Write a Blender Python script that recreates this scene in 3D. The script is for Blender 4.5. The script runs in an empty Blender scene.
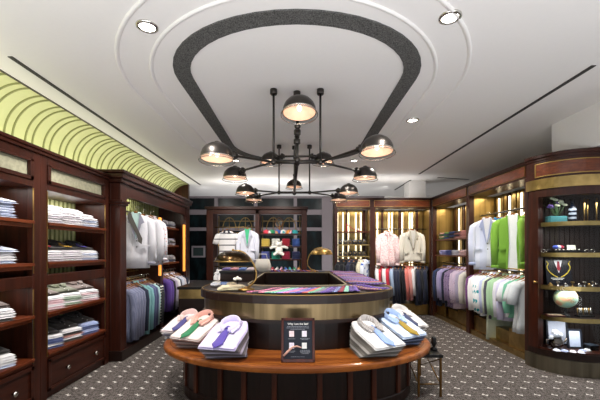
import bpy, bmesh, math, random
from mathutils import Vector, Matrix
PI = math.pi
random.seed(7)
SC = bpy.context.scene
COL = SC.collection
R = math.radians

# ------------------------------------------------------------------ materials
def lin(h):
    h = h.lstrip('#')
    c = [int(h[i:i+2], 16)/255 for i in (0, 2, 4)]
    return tuple(x/12.92 if x <= .04045 else ((x+.055)/1.055)**2.4 for x in c) + (1,)

class NT:
    def __init__(s, m):
        m.use_nodes = True
        s.t = m.node_tree; s.n = s.t.nodes; s.l = s.t.links
        s.b = s.n['Principled BSDF']
        s.b.inputs['Specular IOR Level'].default_value = .28
        s.co = None
    def new(s, k, **kw):
        x = s.n.new(k)
        for a, v in kw.items(): setattr(x, a, v)
        return x
    def coord(s):
        if not s.co:
            s.co = s.new('ShaderNodeTexCoord')
            s.sep = s.new('ShaderNodeSeparateXYZ')
            s.l.new(s.co.outputs['Object'], s.sep.inputs[0])
        return s.co.outputs['Object']
    def put(s, sock, v):
        if isinstance(v, (int, float)): sock.default_value = v
        elif isinstance(v, tuple): sock.default_value = v
        else: s.l.new(v, sock)
    def m(s, op, a, b=0.0, c=0.0):
        x = s.new('ShaderNodeMath', operation=op)
        s.put(x.inputs[0], a); s.put(x.inputs[1], b); s.put(x.inputs[2], c)
        return x.outputs[0]
    def mix(s, f, a, b):
        x = s.new('ShaderNodeMix', data_type='RGBA')
        s.put(x.inputs[0], f); s.put(x.inputs[6], a); s.put(x.inputs[7], b)
        return x.outputs[2]
    def mapping(s, scale, rot=(0, 0, 0)):
        s.coord()
        x = s.new('ShaderNodeMapping')
        x.inputs['Scale'].default_value = scale
        x.inputs['Rotation'].default_value = rot
        s.l.new(s.co.outputs['Object'], x.inputs[0])
        return x.outputs[0]
    def noise(s, vec, scale, detail=3, rough=.5):
        x = s.new('ShaderNodeTexNoise')
        x.inputs['Scale'].default_value = scale
        x.inputs['Detail'].default_value = detail
        x.inputs['Roughness'].default_value = rough
        s.l.new(vec, x.inputs['Vector'])
        return x.outputs[0]
    def ramp(s, f, stops):
        x = s.new('ShaderNodeValToRGB')
        e = x.color_ramp.elements
        e[0].position, e[0].color = stops[0]
        e[1].position, e[1].color = stops[-1]
        for p, c in stops[1:-1]:
            k = e.new(p); k.color = c
        s.l.new(f, x.inputs[0])
        return x.outputs[0]
    def bump(s, h, strength=.3, dist=.01):
        x = s.new('ShaderNodeBump')
        x.inputs['Strength'].default_value = strength
        x.inputs['Distance'].default_value = dist
        s.l.new(h, x.inputs['Height'])
        s.l.new(x.outputs[0], s.b.inputs['Normal'])

MC = {}
def cached(fn):
    def w(*a, **k):
        key = (fn.__name__,) + a + tuple(sorted(k.items()))
        if key not in MC: MC[key] = fn(*a, **k)
        return MC[key]
    return w

@cached
def plain(c, rough=.6, metal=0.0, noise=.08, coat=0.0):
    m = bpy.data.materials.new('plain'); t = NT(m)
    col = lin(c)
    n = t.noise(t.mapping((1, 1, 1)), 30, 3)
    dk = tuple(x*(1-noise*2) for x in col[:3]) + (1,)
    t.l.new(t.mix(n, dk, tuple(min(1, x*(1+noise)) for x in col[:3]) + (1,)), t.b.inputs['Base Color'])
    t.b.inputs['Roughness'].default_value = rough
    t.b.inputs['Metallic'].default_value = metal
    t.b.inputs['Coat Weight'].default_value = coat
    return m

@cached
def cloth(c, c2=None, kind='plain', s=60.0, w=.5, axis='x'):
    """woven cloth: plain, stripes, check or floral, in the object's own space"""
    m = bpy.data.materials.new('cloth'); t = NT(m)
    t.coord(); A = lin(c); B = lin(c2 or c)
    X, Y, Z = t.sep.outputs
    def stripe(v, sc):
        return t.m('LESS_THAN', t.m('FRACT', t.m('MULTIPLY', t.m('ADD', v, 10.0), sc)), w)
    if kind == 'stripe':
        f = stripe({'x': X, 'y': Y, 'z': Z, 'd': t.m('ADD', X, Y)}[axis], s)
        col = t.mix(f, A, B)
    elif kind == 'check':
        f = t.m('MULTIPLY', t.m('ADD', stripe(X, s), stripe(Z if axis == 'z' else Y, s)), .5)
        col = t.mix(f, A, B)
    elif kind == 'tartan':
        f = t.m('MAXIMUM', stripe(X, s), stripe(Z if axis == 'z' else Y, s))
        col = t.mix(f, A, B)
    elif kind == 'floral':
        v = t.new('ShaderNodeTexVoronoi'); v.inputs['Scale'].default_value = s
        t.l.new(t.co.outputs['Object'], v.inputs['Vector'])
        n = t.noise(t.co.outputs['Object'], s*.7, 2)
        f = t.m('LESS_THAN', t.m('ADD', v.outputs[0], t.m('MULTIPLY', n, .5)), w+.25)
        col = t.mix(f, A, B)
    else:
        col = t.mix(t.noise(t.co.outputs['Object'], 90, 2), tuple(x*.86 for x in A[:3]) + (1,), A)
    t.put(t.b.inputs['Base Color'], col)
    t.b.inputs['Roughness'].default_value = .85
    t.b.inputs['Sheen Weight'].default_value = .15
    n = t.noise(t.co.outputs['Object'], 22, 3)
    t.bump(n, .35, .01)
    return m

@cached
def wood(c1, c2, rough=.36, axis='z', coat=.08, scale=1.0):
    m = bpy.data.materials.new('wood'); t = NT(m)
    sc = {'x': (2, 28, 28), 'y': (28, 2, 28), 'z': (28, 28, 2)}[axis]
    v = t.mapping(tuple(x*scale for x in sc))
    n = t.noise(v, 1.0, 5, .6)
    t.l.new(t.ramp(n, [(.3, lin(c1)), (.7, lin(c2))]), t.b.inputs['Base Color'])
    t.b.inputs['Roughness'].default_value = rough
    t.b.inputs['Coat Weight'].default_value = coat
    t.b.inputs['Coat Roughness'].default_value = .2
    t.bump(n, .06, .004)
    return m

@cached
def burl(c1, c2):
    m = bpy.data.materials.new('burl'); t = NT(m)
    n = t.noise(t.mapping((1, 2.2, 6)), 5, 6, .7)
    t.l.new(t.ramp(n, [(.3, lin(c1)), (.65, lin(c2))]), t.b.inputs['Base Color'])
    t.b.inputs['Roughness'].default_value = .3
    t.b.inputs['Coat Weight'].default_value = .4
    return m

@cached
def brass(c='#a88a4e', rough=.28, streak='z', k=9.0):
    m = bpy.data.materials.new('brass'); t = NT(m)
    sc = {'z': (k, k, .15), 'x': (.15, k, k), 'n': (4, 4, 4)}[streak]
    n = t.noise(t.mapping(sc), 1.0, 3, .6)
    A = lin(c)
    t.l.new(t.ramp(n, [(.35, tuple(x*.55 for x in A[:3]) + (1,)), (.65, A)]), t.b.inputs['Base Color'])
    t.b.inputs['Metallic'].default_value = 1
    t.b.inputs['Roughness'].default_value = rough
    t.bump(n, .25, .01)
    return m

@cached
def emis(c, s):
    m = bpy.data.materials.new('glow'); t = NT(m)
    t.b.inputs['Base Color'].default_value = lin(c)
    t.b.inputs['Emission Color'].default_value = lin(c)
    t.b.inputs['Emission Strength'].default_value = s
    return m

@cached
def glass(tint='#ffffff', rough=0.0):
    m = bpy.data.materials.new('glass'); t = NT(m)
    # thin pane: see-through with a real mirror-like sheen
    tr = t.new('ShaderNodeBsdfTransparent'); tr.inputs[0].default_value = lin(tint)
    gl = t.new('ShaderNodeBsdfGlossy'); gl.inputs['Roughness'].default_value = rough
    lw = t.new('ShaderNodeLayerWeight'); lw.inputs[0].default_value = .5
    fac = t.m('ADD', t.m('MULTIPLY', t.m('POWER', lw.outputs['Facing'], 4.0), .4), .012)
    ge = t.new('ShaderNodeNewGeometry'); fac = t.m('MULTIPLY', fac, t.m('SUBTRACT', 1.0, ge.outputs['Backfacing']))
    mx = t.new('ShaderNodeMixShader')
    t.l.new(fac, mx.inputs[0]); t.l.new(tr.outputs[0], mx.inputs[1]); t.l.new(gl.outputs[0], mx.inputs[2])
    t.l.new(mx.outputs[0], t.n['Material Output'].inputs[0])
    return m

def carpet():
    m = bpy.data.materials.new('carpet'); t = NT(m); t.coord()
    X, Y, Z = t.sep.outputs
    v = t.m('DIVIDE', Y, .165)
    row = t.m('FLOOR', v)
    u = t.m('ADD', t.m('DIVIDE', X, .168), t.m('MULTIPLY', t.m('MODULO', t.m('ADD', row, 200.0), 6.0), .17))
    fx = t.m('MULTIPLY', t.m('SUBTRACT', t.m('FRACT', t.m('ADD', u, 100.0)), .5), .168)
    fy = t.m('MULTIPLY', t.m('SUBTRACT', t.m('FRACT', t.m('ADD', v, 100.0)), .5), .165)
    # a bow tie: waisted in the middle, slightly turned
    a = t.m('ADD', t.m('MULTIPLY', fx, .8), t.m('MULTIPLY', fy, -.6))
    b = t.m('ADD', t.m('MULTIPLY', fx, .6), t.m('MULTIPLY', fy, .8))
    aa = t.m('ABSOLUTE', a)
    ins = t.m('MULTIPLY', t.m('LESS_THAN', aa, .025),
              t.m('LESS_THAN', t.m('ABSOLUTE', b), t.m('ADD', .004, t.m('MULTIPLY', aa, .62))))
    # fine woven dots
    du = t.m('SINE', t.m('MULTIPLY', t.m('ADD', X, Y), 2*PI/.034))
    dv = t.m('SINE', t.m('MULTIPLY', t.m('SUBTRACT', X, Y), 2*PI/.034))
    dots = t.m('GREATER_THAN', t.m('MULTIPLY', du, dv), .12)
    n = t.noise(t.co.outputs['Object'], 34, 4, .7)
    base = t.mix(dots, lin('#39332f'), lin('#827a76'))
    base = t.mix(t.ramp(n, [(.46, (0, 0, 0, 1)), (.58, (1, 1, 1, 1))]), base, lin('#38322f'))
    col = t.mix(ins, base, lin('#c9c3bd'))
    t.put(t.b.inputs['Base Color'], col)
    t.b.inputs['Roughness'].default_value = .95
    t.bump(n, .5, .006)
    return m

def granite():
    m = bpy.data.materials.new('dark_granular_band'); t = NT(m)
    n = t.noise(t.mapping((1, 1, 1)), 110, 3, .7)
    t.l.new(t.ramp(n, [(.35, lin('#2a2a29')), (.62, lin('#6a6967'))]), t.b.inputs['Base Color'])
    t.b.inputs['Roughness'].default_value = .8
    return m

MAH = wood('#220d07', '#3d190d')
MAHX = wood('#220d07', '#3d190d', axis='x')
MAHY = wood('#220d07', '#3d190d', axis='y')
REDY = wood('#3c180b', '#6b3117', axis='y')
DARK = wood('#120906', '#21100a', coat=.1)
DARKX = wood('#150a07', '#25120b', axis='x', coat=.1, rough=.42)
LEDGE = wood('#663114', '#a45f26', rough=.28, axis='x', coat=.25, scale=.6)
BRASS = brass()
BRASSX = brass('#bfa268', streak='n')
BRONZE = plain('#7a5a32', rough=.3, metal=1.0)
IRON = plain('#4c4845', rough=.33, metal=.9)
BLACK = plain('#0e0d0d', rough=.4)
CHROME = plain('#c8c4bc', rough=.2, metal=1.0)
PAINT = plain('#e9e6e3', rough=.7, noise=.01)
GREEN = plain('#cfd19a', rough=.6, noise=.02)
GREEND = plain('#8c8f5c', rough=.6, noise=.02)
GOLDTRIM = plain('#a3854f', rough=.38, metal=1.0)
HANG = wood('#7a4a20', '#9a6430', axis='x')
WHITE = cloth('#e4e2e2')

# ------------------------------------------------------------------ mesh building
class MB:
    def __init__(s): s.v = []; s.f = []; s.mi = []; s.cm = 0; s.sm = []; s.smooth = False
    def face(s, ids): s.f.append(ids); s.mi.append(s.cm); s.sm.append(s.smooth)
    def mat(s, i): s.cm = i; return s
    def box(s, a, b):
        x0, y0, z0 = a; x1, y1, z1 = b
        o = len(s.v)
        s.v += [(x0,y0,z0),(x1,y0,z0),(x1,y1,z0),(x0,y1,z0),(x0,y0,z1),(x1,y0,z1),(x1,y1,z1),(x0,y1,z1)]
        sm = s.smooth; s.smooth = False
        for q in ((0,3,2,1),(4,5,6,7),(0,1,5,4),(1,2,6,5),(2,3,7,6),(3,0,4,7)): s.face([o+i for i in q])
        s.smooth = sm
        return s
    def loft(s, rings, cap0=True, cap1=True, closed=True, smooth=True):
        """rings: lists of points with equal count"""
        n = len(rings[0]); o = len(s.v); sm = s.smooth
        for r in rings: s.v += [tuple(p) for p in r]
        s.smooth = smooth
        for i in range(len(rings)-1):
            for j in range(n if closed else n-1):
                k = (j+1) % n
                s.face([o+i*n+j, o+i*n+k, o+(i+1)*n+k, o+(i+1)*n+j])
        s.smooth = False
        if cap0 and closed: s.face([o+j for j in range(n)][::-1])
        if cap1 and closed: s.face([o+(len(rings)-1)*n+j for j in range(n)])
        s.smooth = sm
        return s
    def tube(s, pts, r, n=8, caps=True, flat=1.0):
        pts = [Vector(p) for p in pts]
        rs = r if isinstance(r, (list, tuple)) else [r]*len(pts)
        rings = []; up = None
        for i, p in enumerate(pts):
            d = (pts[min(i+1, len(pts)-1)] - pts[max(i-1, 0)]).normalized()
            if up is None:
                up = Vector((0, 1, 0)) if abs(d.y) < .9 else Vector((1, 0, 0))
            sd = d.cross(up).normalized(); up = sd.cross(d).normalized()
            rings.append([p + (sd*math.cos(a) + up*math.sin(a)*flat)*rs[i] for a in [2*PI*k/n for k in range(n)]])
        return s.loft(rings, caps, caps)
    def lathe(s, prof, c=(0, 0, 0), n=24, cap0=True, cap1=True, M=None):
        rings = []
        for r, z in prof:
            ring = [Vector((r*math.cos(2*PI*k/n), r*math.sin(2*PI*k/n), z)) for k in range(n)]
            if M is not None: ring = [M @ p for p in ring]
            rings.append([p + Vector(c) for p in ring])
        return s.loft(rings, cap0, cap1)
    def prism(s, poly, z0, z1):
        """poly: xy outline ccw"""
        return s.loft([[(x, y, z0) for x, y in poly], [(x, y, z1) for x, y in poly]], smooth=False)
    def prism_axis(s, poly, a0, a1, axis='x'):
        """poly in (y,z) for axis x; (x,z) for axis y"""
        if axis == 'x': g = lambda p, a: (a, p[0], p[1])
        else: g = lambda p, a: (p[0], a, p[1])
        return s.loft([[g(p, a0) for p in poly], [g(p, a1) for p in poly]], smooth=False)
    def ring(s, out, inn, z0, z1):
        n = len(out)
        r = [[(x,y,z0) for x,y in out], [(x,y,z1) for x,y in out], [(x,y,z1) for x,y in inn], [(x,y,z0) for x,y in inn], [(x,y,z0) for x,y in out]]
        return s.loft(r, False, False, smooth=False)
    def band(s, out, z0, z1, t=.01):
        """a wall following an outline, t thick inwards along the outline normal"""
        return s.ring(out, offset(out, -t), z0, z1)
    def blob(s, c, r, n=12, m=8):
        rx, ry, rz = r if isinstance(r, tuple) else (r, r, r)
        rings = []
        for i in range(m+1):
            a = -PI/2 + PI*i/m
            a = max(-PI/2+.08, min(PI/2-.08, a))
            rings.append([(c[0]+rx*math.cos(a)*math.cos(2*PI*k/n), c[1]+ry*math.cos(a)*math.sin(2*PI*k/n), c[2]+rz*math.sin(a)) for k in range(n)])
        return s.loft(rings)
    def mesh(s, name, mats):
        me = bpy.data.meshes.new(name)
        me.from_pydata([tuple(p) for p in s.v], [], s.f)
        for m in (mats if isinstance(mats, (list, tuple)) else [mats]): me.materials.append(m)
        me.polygons.foreach_set('material_index', s.mi)
        me.polygons.foreach_set('use_smooth', s.sm)
        bm = bmesh.new(); bm.from_mesh(me)
        bmesh.ops.recalc_face_normals(bm, faces=bm.faces)
        bm.to_mesh(me); bm.free()
        me.update()
        return me
    def build(s, name, mats, parent=None, loc=None, bevel=0, rot=None, label=None, sub=0):
        o = bpy.data.objects.new(name, s.mesh(name, mats)); COL.objects.link(o)
        if parent: o.parent = parent
        if loc: o.location = loc
        if rot: o.rotation_euler = rot
        if bevel:
            b = o.modifiers.new('bevel', 'BEVEL'); b.width = bevel; b.segments = 2; b.limit_method = 'ANGLE'; b.angle_limit = R(40)
        if sub:
            b = o.modifiers.new('sub', 'SUBSURF'); b.levels = sub; b.render_levels = sub
        if label: o['label'] = label
        return o

def offset(poly, d):
    n = len(poly); out = []
    A = sum(poly[i][0]*poly[(i+1) % n][1]-poly[(i+1) % n][0]*poly[i][1] for i in range(n))
    sg = 1 if A > 0 else -1
    for i in range(n):
        p = Vector(poly[i-1]); q = Vector(poly[(i+1) % n])
        t = (q-p).normalized(); nn = Vector((t.y, -t.x))*sg
        out.append((poly[i][0]+nn.x*d, poly[i][1]+nn.y*d))
    return out

def thing(name, label, cat, loc=(0, 0, 0), rz=0, group=None, tilt=(0, 0)):
    o = bpy.data.objects.new(name, None); COL.objects.link(o)
    o.empty_display_size = .1
    o.location = loc; o.rotation_euler = (tilt[0], tilt[1], rz)
    o['label'] = label; o['category'] = cat
    if group: o['group'] = group
    return o
def tag(o, label, cat, group=None):
    o['label'] = label; o['category'] = cat
    if group: o['group'] = group
    return o
def struct(mb, name, mats, **k):
    o = mb.build(name, mats, **k); o['kind'] = 'structure'; return o
def copy_tree(o, parent=None):
    c = o.copy(); COL.objects.link(c); c.parent = parent
    for ch in list(o.children): copy_tree(ch, c)
    return c
def stadium(a, y0, bf, y1, bb, cx=0.0, n=24, m=6):
    """front half ellipse about (cx,y0), straight sides, back half ellipse about (cx,y1); ccw"""
    p = []
    for k in range(n+1):
        t = PI + PI*k/n; p.append((cx+a*math.cos(t), y0+bf*math.sin(t)))
    for k in range(1, m): p.append((cx+a, y0+(y1-y0)*k/m))
    for k in range(n+1):
        t = PI*k/n; p.append((cx+a*math.cos(t), y1+bb*math.sin(t)))
    for k in range(1, m): p.append((cx-a, y1+(y0-y1)*k/m))
    return p
ORD = ['topmost', 'second', 'third', 'fourth', 'fifth', 'sixth', 'seventh', 'eighth']

# ------------------------------------------------------------------ camera, world
cam = bpy.data.cameras.new('camera'); co = bpy.data.objects.new('camera', cam); COL.objects.link(co)
co.location = (0, 0, 1.4); co.rotation_euler = (PI/2, 0, 0)
cam.sensor_width = 36; cam.lens = 21; cam.shift_x = .005; cam.shift_y = 50/600
cam.clip_start = .05
SC.camera = co
SC.view_settings.view_transform = 'Standard'; SC.view_settings.look = 'None'
SC.view_settings.exposure = 0.0; SC.view_settings.gamma = 1
SC.view_settings.use_curve_mapping = False
w = bpy.data.worlds.new('world'); SC.world = w; w.use_nodes = True
w.node_tree.nodes['Background'].inputs[0].default_value = (.95, .97, 1, 1)
w.node_tree.nodes['Background'].inputs[1].default_value = WORLD = .85

def lamp(kind, loc, power, color=(1, .96, .91), size=.1, rot=(0, 0, 0), size_y=None, spot=None, blend=.6):
    l = bpy.data.lights.new('light', kind); o = bpy.data.objects.new('light', l); COL.objects.link(o)
    o.location = loc; o.rotation_euler = rot; l.energy = power; l.color = color
    if kind == 'AREA':
        l.size = size
        if size_y: l.shape = 'RECTANGLE'; l.size_y = size_y
    else: l.shadow_soft_size = size
    if kind == 'SPOT': l.spot_size = R(spot or 90); l.spot_blend = blend
    return o
def aim(o, target):
    d = Vector(target) - o.location
    o.rotation_euler = d.to_track_quat('-Z', 'Y').to_euler()
    return o

# ------------------------------------------------------------------ the room shell
struct(MB().box((-3.3, .6, -.1), (4.4, 11, 0)), 'floor', carpet())
CE = 3.0
struct(MB().box((-2.64, .6, CE), (4.4, 11, CE+.1)).box((-3.4, 8.5, CE), (-2.64, 11, CE+.1)), 'ceiling', PAINT)
# green fluted wall running up into the cove
m = MB(); Y0, Y1 = .6, 8.5
prof = [(-3.04, 0), (-3.04, 2.6)] + [(-2.64-.4*math.cos(t), 2.6+.4*math.sin(t)) for t in [PI/2*k/16 for k in range(1, 17)]]
def sweep(mb, prof, y0, y1, t):
    inner = prof; outer = [(x-t, z+(t if z > 2.7 else 0)) for x, z in prof]
    mb.loft([[(x, y0, z) for x, z in inner] + [(x, y0, z) for x, z in outer[::-1]], [(x, y1, z) for x, z in inner] + [(x, y1, z) for x, z in outer[::-1]]])
sweep(m, prof, Y0, Y1, .08)
m.mat(1)
y = Y0+.05; tog = True
while y < Y1:
    c = Vector((-2.64, 0, 2.6))
    ribs = []
    for x, z in prof:
        q = Vector((x, 0, z))
        nrm = Vector((1, 0, 0)) if z <= 2.6 else (c-q).normalized()
        ribs.append([(x+nrm.x*a, y+b, z+nrm.z*a) for a, b in ((-.004, -.008), (.012, -.008), (.012, .008), (-.004, .008))])
    m.loft(ribs, smooth=False)
    y += (.19, .10)[int(round(y*100)) % 2] if False else (.175 if tog else .105); tog = not tog
struct(m, 'wall_left', [GREEN, GREEND])
struct(MB().box((-2.645, .6, 2.992), (-2.625, 8.5, 3.0)), 'trim_1', plain('#5a5446'))
m = MB(); m.box((-3.3, 8.5, 0), (-2.64, 8.6, 3.0))
struct(m, 'wall_left_return', MAH)
struct(MB().box((-3.4, 8.6, 0), (-3.3, 10.6, 3.0)), 'wall_left_rear', BLACK)
struct(MB().box((4.3, 4.6, 0), (4.4, 10.6, 3.0)), 'wall_right', PAINT)
struct(MB().box((3.26, 2.2, 2.53), (4.4, 4.48, 3.0)), 'wall_right_bulkhead', PAINT)
struct(MB().box((2.6, 8.1, 0), (2.98, 8.5, 3.0)), 'trim_2', PAINT)
# ceiling slots
k = 3
for x0, y0, x1, y1 in ((-2.37, 2.89, -2.37, 8.6), (2.57, 3.03, 2.57, 7.37), (2.6, 8.0, 2.6, 9.3), (3.1, 7.7, 3.9, 7.95)):
    d = Vector((x1-x0, y1-y0)).normalized()*.5; q = Vector((-d.y, d.x)).normalized()*.02
    P4 = [(x0-q.x, y0-q.y), (x1-q.x, y1-q.y), (x1+q.x, y1+q.y), (x0+q.x, y0+q.y)]
    mm = MB(); mm.prism(P4, 2.994, 3.002)
    struct(mm, 'trim_%d' % k, plain('#3c3a38', rough=.7)); k += 1
# oval band and two raised mouldings on the ceiling
mm = MB(); mm.ring(stadium(1.11, 3.265, .945, 5.3, 1.06), stadium(.965, 3.265, .8, 5.3, .92), 2.988, 3.002)
struct(mm, 'trim_%d' % k, granite()); k += 1
for a, b, cx in ((1.36, 1.45, -.03), (1.62, 1.71, -.03)):
    o = stadium(a, 3.6, b, 5.15, a*.95, cx, n=36)
    mm = MB(); n_ = offset(o, -.035)
    mm.loft([[(x, y, 3.0) for x, y in o], [(x, y, 2.988) for x, y in offset(o, -.004)], [(x, y, 2.985) for x, y in offset(o, -.014)], [(x, y, 2.993) for x, y in offset(o, -.03)], [(x, y, 3.0) for x, y in n_]], False, False)
    struct(mm, 'trim_%d' % k, PAINT); k += 1
# rear window wall
FR = plain('#7d7478', rough=.5, noise=.02)
NIGHT = bpy.data.materials.new('night_glass'); t = NT(NIGHT)
n = t.noise(t.mapping((2.5, 1, 1.2)), 1.6, 3, .6)
t.l.new(t.ramp(n, [(.45, lin('#05080a')), (.75, lin('#16282b'))]), t.b.inputs['Base Color'])
t.b.inputs['Roughness'].default_value = .3
m = MB(); YB = 10.4
for z0, z1 in ((0, .5), (1.97, 2.07), (2.45, 2.6), (2.94, 3.0)): m.box((-3.3, YB, z0), (2.6, YB+.1, z1))
for x0, x1 in ((-2.45, -2.35), (-1.28, -1.18), (-.1, 0), (.74, 1.06), (2.0, 2.1)): m.box((x0, YB-.02, .5), (x1, YB+.1, 2.95))
struct(m, 'wall_back', FR)
i = 1
for x0, x1 in ((-3.3, -2.45), (-2.35, -1.28), (-1.18, -.1), (0, .74), (1.06, 2.0), (2.1, 2.6)):
    for z0, z1 in ((.5, 1.97), (2.07, 2.45), (2.6, 2.94)):
        struct(MB().box((x0, YB+.03, z0), (x1, YB+.05, z1)), 'window_%d' % i, NIGHT); i += 1
struct(MB().box((2.6, YB, 0), (4.4, YB+.1, 3.0)), 'wall_back_right', PAINT)
o = MB().box((-3.12, YB-.045, 1.18), (-2.72, YB-.02, 1.52)); o.mat(1).box((-3.07, YB-.05, 1.23), (-2.77, YB-.044, 1.47))
tag(o.build('picture_frame', [FR, plain('#23302f')]), 'small grey framed notice on the night window behind the left counter', 'picture frame')
# ------------------------------------------------------------------ left shelf cabinets
XF, XB = -2.34, -2.73
SH = (1.66, 1.285, .82, .44)      # shelf tops
def green_back(t, x, y0, y1, z0, z1):
    m = MB().box((x-.015, y0, z0), (x, y1, z1)); m.mat(1); y = y0+.05
    while y < y1-.02: m.box((x, y, z0), (x+.012, y+.014, z1)); y += .072
    m.build('fluted_back', [GREEN, GREEND], t)
def left_unit(ya, yb, label):
    t = thing('shelving_cabinet', label, 'cabinet', (0, 0, 0), group='tall wooden shirt cabinets along the green wall')
    m = MB(); pw = .09
    for a, b in ((ya, ya+pw), (yb-pw, yb)):
        m.box((XF-.05, a, 0), (XF, b, 2.27)).box((XB, a+.03, 0), (XF-.05, b-.03, 2.27))
    m.box((XB, ya+.02, 2.22), (XF-.01, yb-.02, 2.27))
    m.box((XB, ya+pw, 1.96), (XF, yb-pw, 2.02)).box((XF-.04, ya+pw, 2.2), (XF, yb-pw, 2.27))
    m.box((XF-.05, ya+pw, 1.07), (XF, yb-pw, 1.17)).box((XB, ya+pw, 1.07), (XF-.05, yb-pw, 1.1))
    m.box((XB, ya+pw, 0), (XF-.02, yb-pw, .06))
    m.box((XB, ya+pw, .06), (XB+.02, yb-pw, .4))
    m.build('carcass', MAH, t, bevel=.004)
    green_back(t, XB, ya+.04, yb-.04, .4, 2.0)
    m = MB()   # frieze with textured pane
    a, b, z0, z1 = ya+pw, yb-pw, 2.02, 2.2
    for q in ((a, z0, b, z0+.035), (a, z1-.02, b, z1), (a, z0, a+.04, z1), (b-.04, z0, b, z1)):
        m.box((XF-.02, q[0], q[1]), (XF+.012, q[2], q[3]))
    fr = m.build('frieze_frame', MAHY, t, bevel=.004)
    MB().box((XF-.03, a+.04, z0+.035), (XF-.02, b-.04, z1-.02)).build('frieze_panel', plain('#9d9a82', rough=.5, noise=.25), fr)
    m = MB().box((XB, ya, 2.27), (XF+.02, yb, 2.3)).box((XB, ya, 2.3), (XF+.035, yb, 2.33))
    m.build('cornice', MAHY, t, bevel=.006)
    for z in SH:
        m = MB().box((XB, a, z-.028), (XF+.02, b, z)).box((XF-.03, a, z-.06), (XF-.005, b, z-.028))
        m.build('shelf', REDY, t, bevel=.003)
    m = MB().box((XF-.4, a, .07), (XF, b, .375))
    z0, z1 = .07, .375
    for q in ((a, z0, b, z0+.035), (a, z1-.035, b, z1), (a, z0, a+.035, z1), (b-.035, z0, b, z1)):
        m.box((XF, q[0], q[1]), (XF+.015, q[2], q[3]))
    d = m.build('drawer', MAHY, t, bevel=.003)
    L = b-a
    for f in (.27, .77):
        k = MB().lathe([(.008, 0), (.009, .015), (.022, .022), (.024, .032), (.012, .04), (.001, .041)], M=Matrix.Rotation(PI/2, 4, 'Y'))
        k.build('knob', CHROME, d, loc=(XF+.002, a+L*f, .215))
    # thin gold bead round the opening
    m = MB()
    for q in ((a-.008, .4, a, 1.05), (a-.008, 1.19, a, 1.95), (b, .4, b+.008, 1.05), (b, 1.19, b+.008, 1.95)):
        MB().box((XF, q[0], q[1]), (XF+.006, q[2], q[3])).build('gold_bead', GOLDTRIM, t)
    return t
left_unit(2.03, 3.19, 'mahogany shirt cabinet nearest the camera at the left edge, cut by the frame')
left_unit(3.19, 4.35, 'mahogany shirt cabinet with four full shelves and a two-knob drawer, nearest the hanging bay')

# ------------------------------------------------------------------ arched hanging bay
AX, AB, AY0, AY1 = -2.22, -2.82, 4.40, 7.13
t = thing('hanging_cabinet', 'long mahogany arched bay on the left with clothes rails, divider and amber lights', 'cabinet')
m = MB()
m.box((AX-.12, AY0, 0), (AX, AY0+.16, 2.25)).box((AB, AY0, 0), (AX-.12, AY0+.03, 2.25)).build('post', MAH, t, bevel=.006)
m = MB().box((AX-.12, AY1-.12, 0), (AX, AY1, 2.25)).box((AB, AY1-.03, 0), (AX-.12, AY1, 2.25))
m.build('post', MAH, t, bevel=.006)
# header with rounded corners
a, b, zt, zb, r = AY0+.16, AY1-.12, 2.27, 2.1, .13
poly = [(a, zt), (a, zb-r)]
poly += [(a+r-r*math.cos(q), zb-r+r*math.sin(q)) for q in [PI/2*k/8 for k in range(0, 9)]]
poly += [(b-r+r*math.sin(q), zb-r+r*math.cos(q)) for q in [PI/2*k/8 for k in range(0, 9)]]
poly += [(b, zt)]
MB().prism_axis(poly, AX-.05, AX-.01).build('arched_header', MAHY, t)
m = MB()
inner = poly[1:-1]
m.tube([(AX-.004, y, z) for y, z in inner], .012, 6); m.build('arch_bead', MAHY, t)
m = MB().box((AB, AY0-.03, 2.25), (AX+.03, AY1+.03, 2.3)).box((AB, AY0-.06, 2.3), (AX+.06, AY1+.06, 2.36)).box((AB, AY0-.08, 2.36), (AX+.08, AY1+.08, 2.4))
m.build('cornice', MAHY, t, bevel=.01)
MB().box((AX-.14, AY0-.015, 1.97), (AX+.02, AY0+.175, 2.0)).box((AX-.14, AY0-.025, 2.0), (AX+.035, AY0+.185, 2.03)).build('capital', MAH, t, bevel=.005)
MB().box((AB, AY0-.02, 0), (AX+.03, AY1, .13)).build('plinth', DARK, t, bevel=.008)
green_back(t, AB+.01, AY0+.03, AY1-.03, .13, 2.25)
# divider with amber strip, shelves
DY = 5.72
MB().box((AB, DY, .13), (AX-.012, DY+.12, 1.93)).build('divider', MAH, t, bevel=.004)
AMB = emis('#ffa648', .95)
MB().box((AX-.04, DY-.012, .98), (AX-.008, DY+.03, 1.93)).build('light_strip', AMB, t)
MB().box((AX-.04, AY1-.2, .98), (AX-.008, AY1-.15, 1.9)).build('light_strip', AMB, t)
for z in (1.82, 1.49, 1.17):
    MB().box((AB, DY+.18, z-.03), (AX-.14, AY1-.12, z)).build('shelf', REDY, t, bevel=.003)
m = MB()
m.tube([(-2.52, AY0+.03, 1.97), (-2.52, DY, 1.97)], .013).build('upper_rail', IRON, t)
m = MB(); m.tube([(-2.5, AY0+.03, .97), (-2.5, AY1-.03, .97)], .012)
for q in (.93, 1.02, 1.06):
    m.tube([(-2.6, AY0+.03, q+.05), (-2.6, AY1-.03, q+.05)], .008)
m.build('lower_rail', GOLDTRIM, t)

# ------------------------------------------------------------------ low cabinet at the rear left
t = thing('low_cabinet', 'low cabinet with black top and pale brass front beside the hanging bay', 'cabinet', (-1.52, 5.9, 0))
MB().box((-.3, -.6, .8), (.3, .6, .84)).build('top', BLACK, t, bevel=.006)
MB().box((-.28, -.58, .66), (.28, .58, .8)).build('brass_front', BRASSX, t)
MB().box((-.28, -.58, 0), (.28, .58, .66)).build('base', DARKX, t)

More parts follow.
